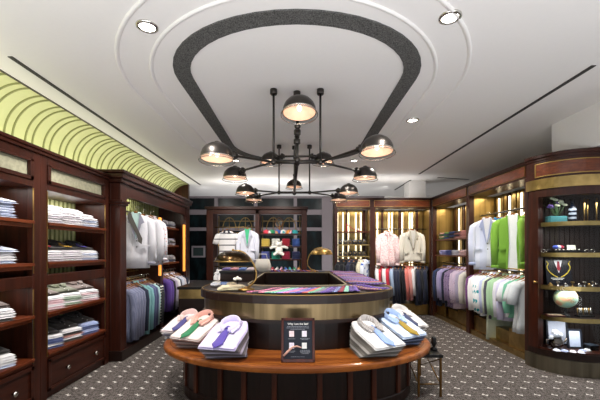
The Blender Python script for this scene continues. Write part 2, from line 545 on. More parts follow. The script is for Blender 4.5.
# ------------------------------------------------------------------ freestanding rear display
CY = 7.8
t = thing('display_cabinet', 'open dark wood two-bay display in front of the night windows', 'cabinet', (0, 0, 0))
def zpost(x0, x1): return MB().box((x0, CY, 0), (x1, CY+.45, 2.3)).build('post', MAH, t, bevel=.006)
for x0, x1 in ((-2.02, -1.87), (-.93, -.84), (.10, .22)): zpost(x0, x1)
MB().box((-2.05, CY-.03, 2.3), (.25, CY+.48, 2.37)).box((-1.87, CY, 2.2), (.10, CY+.05, 2.3)).build('cornice', MAHX, t, bevel=.01)
MB().box((-1.87, CY, 0), (.10, CY+.45, .12)).build('plinth', DARKX, t)
m = MB()
for x0, x1 in ((-1.87, -.93), (-.84, .10)):
    for xx in (x0+.03, x1-.03): m.tube([(xx, CY+.43, .12), (xx, CY+.43, 2.2)], .012, 6)
    for z in (2.08, 1.8, 1.5, 1.2, .8): m.tube([(x0, CY+.43, z), (x1, CY+.43, z)], .01, 6)
    for k in range(2):
        cx = x0+(x1-x0)*(.3+.4*k)
        m.tube([(cx-.16*math.cos(a), CY+.42, 1.86+.3*math.sin(a)) for a in [PI*j/12 for j in range(13)]], .011, 6)
        m.tube([(cx, CY+.42, 1.8), (cx, CY+.42, 2.16)], .008, 6)
m.build('brass_lattice', GOLDTRIM, t)
for x, y, z, L in ((-1.87, CY+.2, 1.92, .94), (-1.87, CY+.2, 1.02, .94)):
    MB().tube([(x, y, z), (x+L, y, z)], .013).build('rail', GOLDTRIM, t)
for z in (1.77, 1.48, 1.19, .95):
    MB().box((-.84, CY+.03, z-.025), (.10, CY+.42, z)).build('shelf', MAHX, t)

# ------------------------------------------------------------------ rear right cabinets (row along the back)
WY, WX = 7.47, 2.88
BACKP = brass('#a8905c', rough=.34, streak='z', k=16.0)
STRIP = emis('#fff1cf', 2.2)
def fascia(t, horizontal, a0, a1, face, z0=2.3, z1=2.51):
    """burl panel in gold line, moulding above and below; horizontal = runs along x"""
    def bx(m, p0, p1, d0, d1, q0, q1):
        if horizontal: m.box((p0, face+d0, q0), (p1, face+d1, q1))
        else: m.box((face+d0, p0, q0), (face+d1, p1, q1))
        return m
    axis = MAHX if horizontal else MAHY
    m = MB(); bx(m, a0, a1, 0, .3, z0, z1-.04); m.build('fascia', axis, t)
    m = MB(); bx(m, a0-.0, a1+.0, -.02, .3, z1-.04, z1-.015); bx(m, a0, a1, -.035, .3, z1-.015, z1); m.build('cornice', axis, t, bevel=.004)
    p = MB(); bx(p, a0+.05, a1-.05, -.006, 0, z0+.03, z1-.055)
    p = p.build('burl_panel', burl('#3c180c', '#74391c'), t)
    g = MB()
    for q in ((a0+.045, z0+.025, a1-.045, z0+.031), (a0+.045, z1-.056, a1-.045, z1-.05), (a0+.045, z0+.025, a0+.051, z1-.05), (a1-.051, z0+.025, a1-.045, z1-.05)):
        bx(g, q[0], q[2], -.01, 0, q[1], q[3])
    g.build('gold_line', GOLDTRIM, p)
def backpanel(t, horizontal, a0, a1, face, strips, z0=.3, z1=2.3):
    m = MB(); n = int((a1-a0)/.075)
    for i in range(n):   # raised brass flutes of unequal width
        if i % 5 == 3: m.mat(1)
        else: m.mat(0)
        p0 = a0+(a1-a0)*i/n; p1 = p0+(a1-a0)/n*(.55+.3*((i*7) % 3)/2)
        d = .012+.02*((i*5) % 4)/3
        if horizontal: m.box((p0, face-d, z0), (p1, face, z1))
        else: m.box((face-d, p0, z0), (face, p1, z1))
    m.mat(0)
    if horizontal: m.box((a0, face, z0), (a1, face+.02, z1))
    else: m.box((face, a0, z0), (face+.02, a1, z1))
    m.build('brass_back', [BACKP, MAH], t)
    for s in strips:
        c = a0+(a1-a0)*s
        m = MB()
        if horizontal: m.box((c-.014, face-.05, z0+.4), (c+.014, face-.036, z1-.06))
        else: m.box((face-.05, c-.018, z0+.4), (face-.036, c+.018, z1-.06))
        m.build('light_strip', STRIP, t)

def rear_bay(x0, x1, label, strips):
    t = thing('wall_cabinet', label, 'cabinet', group='brass-backed wall cabinets')
    MB().box((x0, WY, 0), (x0+.07, WY+.08, 2.3)).build('post', MAH, t, bevel=.004)
    MB().box((x1-.04, WY, 0), (x1, WY+.08, 2.3)).build('post', MAH, t, bevel=.004)
    MB().box((x0+.01, WY+.08, 0), (x0+.04, WY+.5, 2.3)).build('side_panel', BACKP, t)
    MB().box((x1-.03, WY+.08, 0), (x1-.01, WY+.5, 2.3)).build('side_panel', BACKP, t)
    fascia(t, True, x0, x1, WY)
    backpanel(t, True, x0+.07, x1-.04, WY+.46, strips)
    MB().box((x0+.07, WY+.1, 0), (x1-.04, WY+.5, .24)).build('plinth', BRASSX, t, bevel=.004)
    return t
tb = rear_bay(.80, 1.60, 'brass-backed rear cabinet with bags and bottles on shelves', (.06, .24, .42, .66, .82))
tc = rear_bay(1.60, 2.88, 'brass-backed rear cabinet with a pink and a cream jacket above a full rail', (.05, .12, .34, .40, .60, .74, .79))
for z, mt in ((1.80, REDY), (1.52, BRASSX), (1.27, BRASSX)):
    MB().box((.87, WY+.06, z-.02), (1.56, WY+.42, z)).build('shelf', mt, tb)
MB().tube([(.87, WY+.2, 1.2), (1.56, WY+.2, 1.2)], .011).build('rail', IRON, tb)
MB().tube([(1.67, WY+.22, 1.86), (2.84, WY+.22, 1.86)], .012).build('rail', IRON, tc)
MB().tube([(1.67, WY+.2, 1.1), (2.84, WY+.2, 1.1)], .012).build('rail', GOLDTRIM, tc)

# ------------------------------------------------------------------ right wall cabinets
def side_bay(y0, y1, label, strips):
    t = thing('wall_cabinet', label, 'cabinet', group='brass-backed wall cabinets')
    MB().box((WX, y0, 0), (WX+.08, y0+.06, 2.3)).build('post', MAH, t, bevel=.004)
    MB().box((WX, y1-.05, 0), (WX+.08, y1, 2.3)).build('post', MAH, t, bevel=.004)
    MB().box((WX+.08, y0+.01, 0), (WX+.5, y0+.04, 2.3)).build('side_panel', BACKP, t)
    MB().box((WX+.08, y1-.03, 0), (WX+.5, y1-.01, 2.3)).build('side_panel', BACKP, t)
    fascia(t, False, y0, y1, WX)
    backpanel(t, False, y0+.06, y1-.05, WX+.46, strips)
    m = MB().box((WX+.02, y0, 0), (WX+.5, y1, .08))
    m.build('kickboard', BRASSX, t)
    n = 3
    for i in range(n):
        a = y0+.08+(y1-y0-.1)*i/n
        MB().box((WX+.06+.04*(i % 2), a, .08), (WX+.42, a+(y1-y0)/n*.8, .32-.06*(i % 2))).build('brass_riser', BRASSX, t, bevel=.003)
    return t
td = side_bay(5.90, 7.46, 'right wall cabinet with folded tops on two shelves, next to the rear corner', (.2, .45, .8))
te = side_bay(4.37, 5.90, 'right wall cabinet with blue and green jackets facing out above a rail', (.12, .3, .5, .7, .9))
for z in (1.62, 1.30):
    MB().box((WX+.05, 5.96, z-.025), (WX+.44, 7.41, z)).build('shelf', REDY, td)
MB().tube([(WX+.2, 5.96, 1.13), (WX+.2, 7.41, 1.13)], .012).build('rail', IRON, td)
for z in (1.97, 1.1): MB().tube([(WX+.2, 4.43, z), (WX+.2, 5.85, z)], .013).build('rail', IRON, te)
MB().tube([(WX+.1, 4.43, 1.14), (WX+.1, 5.85, 1.14)], .008).build('rail', GOLDTRIM, te)

# ------------------------------------------------------------------ curved glass showcase
cx, cy, RR = 3.3, 4.3, .5
def arc(r, a0, a1, n=18): return [(cx+r*math.cos(R(a0+(a1-a0)*k/n)), cy+r*math.sin(R(a0+(a1-a0)*k/n))) for k in range(n+1)]
XR = 4.1
def shape(r, back=.03): # ccw: front curve, right end, back
    p = arc(r, 180, 270) + [(XR, cy-r), (XR, cy-back), (cx-r, cy-back)]
    return p
t = thing('display_showcase', 'curved glass-fronted showcase at the right edge with a brass base', 'cabinet')
MB().prism(shape(.5), 0, .17).build('brass_base', brass('#8d8674', rough=.3, streak='z', k=7.0), t)
MB().prism(shape(.475), .17, .24).build('bottom_rail', DARK, t)
MB().prism(shape(.46), .24, .26).build('floor_board', MAHX, t)
def curved(m, r0, r1, a0, a1, z0, z1, n=18):
    o = arc(r1, a0, a1, n); i = arc(r0, a0, a1, n)[::-1]
    return m.prism(o+i, z0, z1)
m = curved(MB(), .40, .475, 180, 270, 2.02, 2.11); m.box((cx, cy-.475, 2.02), (XR, cy-.40, 2.11)); m.build('top_rail', MAH, t)
m = MB().prism(shape(.49), 2.11, 2.23); m.build('brass_band', BRASSX, t)
m = MB().prism(shape(.475), 2.23, 2.45); m.build('fascia', MAHX, t)
m = MB().prism(shape(.485), 2.45, 2.48); m.prism(shape(.505), 2.48, 2.515); m.build('cornice', MAHX, t)
m = curved(MB(), .474, .482, 197, 270, 2.265, 2.405); m.box((cx, cy-.482, 2.265), (3.36, cy-.474, 2.405)); p = m.build('burl_panel', burl('#3c180c', '#74391c'), t)
m = MB()
for z0, z1 in ((2.255, 2.265), (2.405, 2.415)):
    curved(m, .474, .487, 195.5, 270, z0, z1); m.box((cx, cy-.487, z0), (3.37, cy-.474, z1))
curved(m, .474, .487, 195.5, 197, 2.255, 2.415, 2); m.box((3.36, cy-.487, 2.255), (3.37, cy-.474, 2.415))
m.build('gold_line', GOLDTRIM, p)
m = curved(MB(), .40, .48, 180, 200, .24, 2.02, 6); m.build('stile', MAH, t)
m = MB().box((3.42, cy-.48, .24), (3.5, cy-.4, 2.02)); m.build('stile', MAH, t)
m = curved(MB(), .45, .454, 200, 270, .26, 2.02); m.box((cx, cy-.454, .26), (3.42, cy-.45, 2.02)); m.build('glass_pane', glass('#f6f8f8'), t)
m = MB()
x = 2.84
while x < XR-.05:
    m.box((x, cy-.04, .26), (x+.052, cy-.03+.0, 2.02)); x += .06
m.box((2.82, cy-.03, .26), (XR, cy-.0, 2.14))
m.build('board_back', plain('#20120c', rough=.55), t)
SHZ = (1.72, 1.365, .985, .63)
for z in SHZ:
    s = MB().prism(shape(.43, .045), z-.03, z).build('shelf', DARKX, t)
    m = curved(MB(), .43, .436, 182, 270, z-.045, z+.004); m.box((cx, cy-.436, z-.045), (XR, cy-.43, z+.004)); m.build('brass_edge', BRASSX, s)
m = MB().tube([(2.885, 4.1, .95), (2.855, 4.08, .95), (2.855, 4.08, 1.05), (2.885, 4.1, 1.05)], .009)
MB().lathe([(.012, 0), (.014, .02), (.02, .03), (.001, .04)], M=Matrix.Rotation(-PI/2, 4, 'Y')).build('door_knob', GOLDTRIM, t, loc=(2.845, 4.15, 1.02))

# ------------------------------------------------------------------ the oval island
t = thing('display_counter', 'large oval dark wood tie counter with brass band and lower shirt ledge', 'counter', (0, 3.6, 0))
t.location = (0, 0, 0)
out = stadium(1.03, 3.82, .77, 6.1, .5); inn = stadium(.56, 4.05, .17, 6.05, .12)
m = MB().ring(out, inn, .925, 1.0); m.build('countertop', DARKX, t, bevel=.008)
m = MB().ring(offset(out, -.01), offset(out, -.022), 1.0, 1.006); m.build('brass_inlay', GOLDTRIM, t)
m = MB().ring(offset(inn, .012), inn, 1.0, 1.01); m.build('inner_edge', plain('#b9a98c', rough=.3), t)
m = MB().ring(offset(out, -.035), offset(out, -.06), .78, .925); m.build('brass_band', brass('#917d5c', rough=.36, streak='z', k=7.0), t)
m = MB().ring(offset(out, -.02), offset(out, -.08), .75, .78); m.build('lower_moulding', DARKX, t, bevel=.006)
m = MB().ring(offset(out, -.08), offset(out, -.12), .5, .755); m.build('drum', DARK, t)
m = MB().ring(offset(inn, .04), offset(inn, .0), .4, .945); m.build('well_lining', DARK, t)
n = 72
el = lambda a, b, k=n: [(a*math.cos(2*PI*i/k), 3.6+b*math.sin(2*PI*i/k)) for i in range(k)]
m = MB(); rings = []
for d, z in ((-.03, .435), (-.004, .445), (0, .462), (0, .482), (-.006, .494), (-.02, .5)):
    rings.append([(x, y, z) for x, y in offset(el(1.33, .9), d)])
m.loft(rings, True, True, smooth=False); ld = m.build('ledge', LEDGE, t)
m = MB().ring(offset(el(1.33, .9), -.06), offset(el(1.33, .9), -.064), .5, .5012); m.build('inlay_line', wood('#2a0f08', '#4c1f10', rough=.4), ld)
m = MB(); m.prism(offset(el(1.33, .9), -.2), .06, .435); m.build('pedestal', DARK, t)
m = MB(); m.prism(offset(el(1.33, .9), -.188), 0, .1); m.build('pedestal_base', DARKX, t, bevel=.01)
# pilasters and panels round the pedestal
pe = offset(el(1.33, .9, 360), -.2)
for dgr in (186, 202, 218, 236, 248, 261, 279, 292, 304, 322, 338, 354):
    i = dgr; p = Vector(pe[i]); q = Vector(pe[(i+1) % 360])-p; a = math.atan2(q.y, q.x)
    MB().box((-.022, -.02, .1), (.022, .02, .432)).build('pilaster', wood('#32150b', '#4f2412', axis='z'), t, loc=(p.x, p.y, 0), rot=(0, 0, a), bevel=.003)
m = MB().prism(offset(stadium(1.03, 3.82, .77, 6.1, .5), -.12), 0, .5); m.build('rear_pedestal', DARK, t)

# ------------------------------------------------------------------ small metal bench on the right
t = thing('nesting_bench', 'low black-topped bench with thin bronze legs beside the shirt ledge', 'bench', (1.27, 3.62, 0), 0)
MB().box((-.14, -.3, .375), (.12, .3, .405)).build('seat_top', BLACK, t, bevel=.003)
for x, y in ((-.11, -.28), (.1, -.28), (-.11, .28), (.1, .28)):
    MB().box((x-.009, y-.009, 0), (x+.009, y+.009, .375)).build('leg', BRONZE, t)
m = MB()
for x in (-.11, .1):
    m.tube([(x, -.28, .12), (x, .28, .36)], .006, 6); m.tube([(x, -.28, .36), (x, .28, .12)], .006, 6)
m.tube([(-.11, -.28, .12), (.1, -.28, .12)], .006, 6); m.tube([(-.11, -.28, .12), (.1, .28, .12)], .006, 6)
m.build('cross_brace', BRONZE, t)
m = MB(); m.lathe([(.03, 0), (.035, .015), (.012, .03), (.02, .05), (.03, .075), (.022, .1), (.026, .115), (.015, .135), (.002, .14)])
tag(m.build('ornament', BLACK, loc=(1.36, 3.48, .406)), 'small black ornament standing on the low bench', 'ornament')

# ------------------------------------------------------------------ ceiling lights
pos = [(-1.07, 2.50, 'recessed downlight at the front left of the ceiling moulding'), (1.05, 2.40, 'recessed downlight at the front right of the ceiling moulding'),
       (1.42, 4.30, 'recessed downlight on the right side, between the two mouldings'), (1.02, 6.25, 'recessed downlight behind the right-hand chandelier shades'),
       (-1.10, 6.25, 'recessed downlight behind the left-hand chandelier shades')]
for x, y, lb in pos:
    t = thing('ceiling_downlight', lb, 'ceiling light', (x, y, 2.99), group='recessed ceiling downlights')
    MB().lathe([(.075, .012), (.075, 0), (.058, -.006), (.055, .006)], n=28, cap0=False, cap1=False).build('bezel', CHROME, t)
    MB().lathe([(.056, .004), (.03, -.002), (.001, -.003)], n=24, cap0=False).build('lens', emis('#fffaf0', 14.0), t)
    lamp('SPOT', (x, y, 2.96), 90, (1, .95, .88), .06, spot=130, blend=.8)

# ------------------------------------------------------------------ chandelier
t = thing('chandelier', 'black iron pipe chandelier with eleven domed shades hanging from six rods', 'chandelier', (0, 3.48, 0))
t.location = (0, 0, 0)
ZL, ZU = 2.275, 2.55
def sk(y): return -.022*(y-3.48)
def shade(x, y, z, d, tilt, arm_from, power=1.3):
    """dome shade gripped at its side by a swivel on the arm end; z is the mouth"""
    M = Matrix.Translation((x, y, z)) @ Matrix.Rotation(tilt, 4, 'X')
    r = d/2
    prof = [(r, -.0), (r*.985, r*.25), (r*.9, r*.5), (r*.72, r*.73), (r*.45, r*.9), (r*.2, r*.97), (r*.15, r*1.05), (r*.001, r*1.06)]
    m = MB(); m.lathe(prof, n=28, M=M, cap0=False, cap1=False)
    inner = [(p[0]*.96+.0001, p[1]*.95) for p in prof[:6]]
    m.mat(1); m.lathe(inner, n=28, M=M, cap0=False, cap1=True)
    m.mat(2); m.lathe([(r*1.0, -.003), (r*1.03, .0), (r*1.0, .006)], n=28, M=M, cap0=False, cap1=False)
    s = m.build('lamp_shade', [IRON, plain('#d9b7a2', rough=.4), CHROME], t)
    MB().lathe([(r*1.0, -.002), (r*1.1, -.02), (r*1.08, -.03)], n=28, M=M, cap0=False, cap1=False).build('glass_lip', glass('#dfe2e2', .05), s)
    w = MB(); w.tube([M @ Vector((r*1.1*math.cos(2*PI*k/28), r*1.1*math.sin(2*PI*k/28), -.022)) for k in range(29)], .0035, 5); w.build('wire_ring', CHROME, s)
    b = MB(); b.blob((0, 0, 0), (.022, .022, .03), 12, 8)
    b = b.build('bulb', emis('#ffdcb4', 3.0), s); b.matrix_local = M @ Matrix.Translation((0, 0, r*.3))
    MB().lathe([(.016, r*.52), (.018, r*.9)], n=10, M=M).build('socket', IRON, s)
    lamp('POINT', M @ Vector((0, 0, r*.1)), power, (1, .82, .66), .03)
    a = Vector(arm_from); c = Vector((x, y, z+r*.42))
    d_ = (Vector((a.x, a.y, 0))-Vector((c.x, c.y, 0))).normalized()
    e = c + d_*(r*.93); k = c + d_*(r+.035); k2 = Vector((k.x, k.y, k.z)) + d_*.02
    m = MB(); m.tube([a, k2, k, e], .012, 8); m.build('arm', IRON, t)
    m = MB().tube([k-d_*.028, k+d_*.03], .026, 12); m.build('swivel', IRON, t)
    m = MB().tube([k+Vector((0, 0, -.035)), k+Vector((0, 0, .035))], .017, 10); m.build('clamp', IRON, t)
D = .275
for yy in (3.48, 5.33):
    s0 = sk(yy)
    for sx in (-1, 1):
        hub = (s0+sx*.235, yy, ZL)
        if yy < 4: spots = ((sx*.69, 3.02, D*1.02, 2.19 if sx < 0 else 2.25, -.05 if sx < 0 else -.1), (sx*.72 if sx < 0 else .79, 4.06, D*.97, 2.235, 0))
        else: spots = ((sx*.73, 4.95, D*.95, 2.205, 0), (sx*.71+s0*.3, 5.85, D*.95, 2.236, 0))
        for x, y, d, z, tl in spots: shade(x, y, z, d, tl, hub)
# upper tier
shade(.02, 3.02, 2.585, D*1.05, -.14, (.005, 3.3, ZU))
for sx in (-1, 1): shade(sx*.33, 4.4, 2.505, D*.9, 0, (sx*.12, 4.3, ZU))
shade(-.05, 6.0, 2.48, D*.95, 0, (sk(5.8), 5.7, ZU))
def pipe(name, pts, r=.016):
    m = MB(); m.tube(pts, r, 8)
    for p in (pts[0], pts[-1]): m.blob(tuple(p), r*1.7, 8, 6)
    m.build(name, IRON, t)
for yy in (3.48, 5.33):
    s0 = sk(yy)
    pipe('cross_pipe', [(s0-.235, yy, ZL), (s0+.235, yy, ZL)], .018)
    for dx in (-.232, .232):
        pipe('rod', [(s0+dx, yy, ZL), (s0+dx, yy, 2.96)], .011)
        MB().lathe([(.032, 0), (.036, .01), (.036, .05)], (s0+dx, yy, 2.945), 14).build('ceiling_canopy', IRON, t)
    pipe('rod', [(s0, yy+.05, ZU if yy < 4 else ZL), (s0, yy+.05, 2.96)], .011)
    MB().lathe([(.032, 0), (.036, .01), (.036, .05)], (s0, yy+.05, 2.945), 14).build('ceiling_canopy', IRON, t)
pipe('long_pipe', [(sk(3.4), 3.4, ZL), (sk(5.4), 5.4, ZL)], .018)
pipe('long_pipe', [(.005, 3.25, ZU), (-.02, 4.35, ZU)], .018)
pipe('cross_pipe', [(-.25, 4.3, ZU), (.22, 4.3, ZU)], .013)
pipe('drop_pipe', [(0, 3.55, ZL), (0, 3.55, ZU)], .016)
pipe('drop_pipe', [(sk(5.33), 5.38, ZL), (sk(5.33), 5.38, ZU)], .014)
pipe('rear_arm', [(sk(5.4), 5.38, ZU), (sk(5.8), 5.8, ZU)], .013)
pipe('link_pipe', [(-.02, 4.3, ZL), (-.02, 4.3, ZU)], .012)
for p in ((.003, 3.42, ZU), (0, 3.55, ZU-.05), (sk(5.33), 5.38, 2.45)):
    MB().lathe([(.03, -.025), (.034, -.02), (.034, .02), (.03, .025)], p, 12).build('pipe_coupling', IRON, t)
# ------------------------------------------------------------------ folded shirts
def fold_mesh(w, l, h, mats, seed=0, layers=2):
    """a folded shirt: soft slab with rounded fold at the front (-y) and rolled layers at the edges"""
    rnd = random.Random(seed); m = MB(); ph = [rnd.uniform(0, 6) for _ in range(4)]
    nx, ny = 14, 16
    for L in range(layers):
        z0 = h*L/layers; hh = h/layers*1.02; sh = .006*L
        top = []; bot = []
        for j in range(ny+1):
            v = -1+2*j/ny; rt = []; rb = []
            for i in range(nx+1):
                u = -1+2*i/nx
                e = (1-abs(u)**7)*(1-abs(v)**9)
                e = max(0, e)**.5
                ww = (w/2-sh)*(1+.01*math.sin(5*v+ph[0])); X = u*ww*(1-.30*max(0, (v-.35)/.65)**1.5); Y = v*(l/2-sh)*(1+.01*math.sin(4*u+ph[1]))
                wr = .0014*math.sin(9*u+4*v+ph[2])+.001*math.sin(11*v+ph[3])
                rt.append((X, Y, z0+hh*(.5+.5*e)+wr*e)); rb.append((X, Y, z0+hh*(.5-.5*e)))
            top.append(rt); bot.append(rb)
        m.smooth = True
        o = len(m.v); W = nx+1
        for g in (top, bot):
            for r in g: m.v += r
        nb = (ny+1)*W
        for j in range(ny):
            for i in range(nx):
                a = o+j*W+i
                m.face([a, a+1, a+W+1, a+W]); m.face([a+nb, a+nb+W, a+nb+W+1, a+nb+1])
    return m.mesh('folded_shirt', mats)
FM = {}
def fold(w, l, h, mat, seed=0):
    k = (w, l, h, mat.name, seed)
    if k not in FM: FM[k] = fold_mesh(w, l, h, mat, seed)
    return FM[k]
def collar_mb(zc, r=.06, hgt=.048, leaf=True, yc=.1):
    """turn-down collar standing at the back of a folded shirt, open to the front"""
    m = MB(); rows = []
    n = 20
    for k in range(n+1):
        a = R(-80+340*k/n)      # from front right round the back to front left
        f = abs(k/n-.5)*2       # 1 at the front
        c, s = math.cos(a), math.sin(a)
        top = hgt*(1-.35*f)
        lean = .012
        ro = r+.026+.012*f**2
        rows.append([((r)*c, yc+r*s*1.05, zc), ((r+lean*.4)*c, yc+(r+lean*.4)*s, zc+top), ((r+lean)*c, yc+(r+lean)*s*1.03, zc+top*1.03),
                     ((ro)*c, yc+(ro)*s*1.08-.014*f**2, zc+.012*(1-f)+.006), ((ro-.006)*c, yc+(ro-.006)*s, zc+.002)])
    m.loft(rows, True, True, closed=False)
    return m
def collar_leafs(m, zc, yc, cs=1.0):
    for sx in (-1, 1):
        p = [(sx*.012*cs, yc-.055*cs), (sx*.055*cs, yc-.108*cs), (sx*.09*cs, yc-.04*cs), (sx*.06*cs, yc+.0*cs)]
        if sx < 0: p = p[::-1]
        m.loft([[(x, y, zc+.004+.012*cs*(1 if y > yc-.05*cs else .3)) for x, y in p], [(x, y, zc+.010+.016*cs*(1 if y > yc-.05*cs else .3)) for x, y in p]], smooth=False)
    return m
def tie_mb(length, w=.038, z=0.0, y0=0.0, drop=0.0):
    m = MB(); n = 10; rings = []
    for k in range(n+1):
        f = k/n; ww = w*(.55+.45*f) if k < n else w*.35
        y = y0-length*f; zz = z+.004*math.sin(f*7)+.002
        yy = y-(.012 if k == n else 0)
        rings.append([(-ww, yy, zz), (0, yy-(.03 if k == n else 0), zz+.002), (ww, yy, zz), (ww*.8, yy, zz+.007), (0, yy-(.03 if k == n else 0), zz+.011), (-ww*.8, yy, zz+.007)])
    m.loft(rings)
    return m
def dressed_shirt(name, label, cat, group, w, l, h, mat, collar_mat=None, tie=None, seed=0, cs=1.0):
    """folded shirt lying face up with collar, placket and (where shown) a knotted tie"""
    t = thing(name, label, cat, group=group)
    b = bpy.data.objects.new('body', fold(w, l, h, mat, seed)); COL.objects.link(b); b.parent = t
    yc = l/2-.08*cs
    c = collar_mb(h-.004, r=.06*cs, hgt=.048*cs, yc=yc); collar_leafs(c, h, yc, cs)
    c.build('collar', collar_mat or mat, t)
    m = MB().box((-.014, -l/2+.015, h), (.014, yc-.06, h+.003)); p = m.build('placket', mat, t)
    if tie:
        k = tie_mb(yc-.055+l/2-.01, w=.042*cs, z=h+.004, y0=yc-.055)
        tt = k.build('tie', tie, t, rot=(0, 0, 0))
        m = MB().loft([[(x*s, yc-.055+d, h+.006+zz) for x, zz in ((-.014, 0), (.014, 0), (.018, .014), (0, .022), (-.018, .014))] for s, d in ((.75, -.028), (1.15, .0), (1.0, .012))])
        m.build('tie_knot', tie, tt)
    else:
        for q in range(3):
            b_ = MB().lathe([(.005, 0), (.005, .002), (.001, .0022)], n=8); b_.build('button', WHITE, t, loc=(0, yc-.09-.07*q, h+.003))
    m = MB().box((.035, -.02, h+.001), (.085, -.008, h+.003)); m.build('label_tab', plain('#5b5a5c'), t)
    return t
def place(o, x, y, z, rz, tilt=0.0):
    o.location = (x, y, z); o.rotation_euler = (tilt, 0, rz)
def plain_folds(n, x, y, z, rz, w, l, h, mats, lab, group, shift=(0, 0), jit=.006, tilt=0.0, seed=0, cat='shirt', fan=0.0):
    """n shirts from the bottom up; lab(i from top)"""
    rnd = random.Random(seed*31+7)
    for i in range(n):
        mat = mats[i % len(mats)]
        o = bpy.data.objects.new('folded_shirt', fold(w, l, h, mat, (seed+i) % 4)); COL.objects.link(o)
        c, s = math.cos(rz), math.sin(rz)
        lx = shift[0]*i+rnd.uniform(-jit, jit); ly = shift[1]*i+rnd.uniform(-jit, jit)
        a = fan*i; hz = z+i*h*(.97 if not fan else .72)
        place(o, x+c*lx-s*ly, y+s*lx+c*ly, hz+l/2*math.sin(a), rz+rnd.uniform(-.05, .05), a)
        tag(o, lab(n-1-i), cat, group)

LBL = {'#e4e2e2': 'white', '#dfe3ee': 'pale blue', '#d9d4da': 'off-white', '#e9d6d9': 'pale pink'}
W1 = cloth('#e6e4e6'); W2 = cloth('#e2e4ea', '#a3b0d0', 'stripe', 120.0); W3 = cloth('#e3dfe2', '#b3aab4', 'stripe', 90.0)
W4 = cloth('#e8dfe2', '#c47f8e', 'check', 80.0); GR = cloth('#4a4644', '#3a3736', 'check', 60.0); GRN = cloth('#c8d2c4', '#5d7a5c', 'check', 70.0)
DK = cloth('#3b3636', '#2b2828', 'stripe', 70.0); BL = cloth('#c9d3ea', '#5d77b8', 'check', 75.0); NV = cloth('#5b6795', '#35406a', 'check', 80.0)
BR = cloth('#5a4a44', '#3a302e', 'check', 60.0); PK = cloth('#d8a79e', '#c98d84', 'check', 70.0)
OLV = cloth('#4f513d', '#3a3c2e', 'check', 60.0)
shelfw = ['top shelf', 'second shelf', 'third shelf', 'lowest shelf']
# cabinets: (y positions of stacks, near-to-far words)
cabs = [('edge cabinet', 'edge cabinet', (2.5, 2.8, 2.93+.02), ('nearest', 'middle', 'farthest')),
        ('knob cabinet', 'the cabinet with two drawer knobs', (3.47, 3.77, 4.07), ('left', 'middle', 'right'))]
spec = {  # shelf -> per stack: (bottom mats, top mat or None, tie colour, words)
 (1, 0): [((W3, W1, W3), W1, None, 'white'), ((W1, W3), W1, None, 'white'), ((W2, W1), W1, None, 'white')],
 (1, 1): [((W3, W1), GR, '#b02a3c', 'grey'), ((W1, W3), GR, '#d0a23a', 'grey'), ((W2, W1), GR, '#4a4196', 'grey')],
 (1, 2): [((W4, W1, W4), BR, None, 'brown'), ((GRN, W1, GRN), OLV, None, 'olive'), ((W4, W1, W1), BR, None, 'brown')],
 (1, 3): [((NV, W1, NV), DK, None, 'charcoal'), ((GR, W1, PK), DK, None, 'charcoal'), ((NV, BL, BL), DK, None, 'charcoal')],
 (0, 0): [((W2, W2, W2), None, None, 'blue striped')]*2 , (0, 1): [((W2, W1, W1), None, None, 'white')]*2,
 (0, 2): [((GR, W1, W1), BR, None, 'brown')]*2, (0, 3): [((W2, W1, W1), DK, None, 'charcoal')]*2}
mi = {0: 5, 1: 4, 2: 5, 3: 5}
for (c, s), stacks in spec.items():
    ys = (3.47, 3.77, 4.07) if c else (2.53, 2.86)
    words = ('left', 'middle', 'right') if c else ('nearer', 'farther')
    for k, (bm_, topm, tiec, word) in enumerate(stacks):
        y = ys[k]; z = SH[s]
        nb = {0: 4, 1: 4, 2: 5, 3: 5}[s] if c else {0: 5, 1: 4, 2: 4, 3: 4}[s]
        where = '%s stack, %s, %s' % (words[k], shelfw[s], ('two-knob left cabinet' if c else 'frame-cut left cabinet'))
        g = 'folded shirts in the left cabinets'
        rz = PI/2-.34+.06*((k+s) % 3-1)
        h = .033 if s < 2 else .03
        mats = [bm_[i % len(bm_)] for i in range(nb)]; mats[-1] = bm_[1] if len(bm_) > 1 else bm_[0]
        off = 1 if topm is not None else 0
        plain_folds(nb, XF-.18, y, z, rz, .235, .34, h, mats,
                    (lambda i, wv=where: '%s folded shirt in %s' % (ORD[i+1], wv)), g, shift=(.0, .006), seed=k+s*3+c, jit=.008, fan=R(2.3))
        fa = R(2.3)*nb; zt = z+nb*h*.72+.17*math.sin(fa)
        if topm is not None:
            t = dressed_shirt('folded_shirt', '%s shirt %s atop %s' % (word, {'#b02a3c': 'with a red tie', '#d0a23a': 'with a gold tie', '#4a4196': 'with a purple tie'}.get(tiec, 'with collar up'), where), 'shirt', g, .245, .3, .03, topm, tie=cloth(tiec) if tiec else None, seed=1)
            place(t, XF-.19-.04, y, zt+.012, rz, 0)
            t.rotation_euler = (fa, 0, rz)
        else:
            t = dressed_shirt('folded_shirt', '%s collared shirt topping the %s' % (word, where), 'shirt', g, .25, .35, .026, bm_[0], seed=1)
            place(t, XF-.185, y, zt, rz, fa)
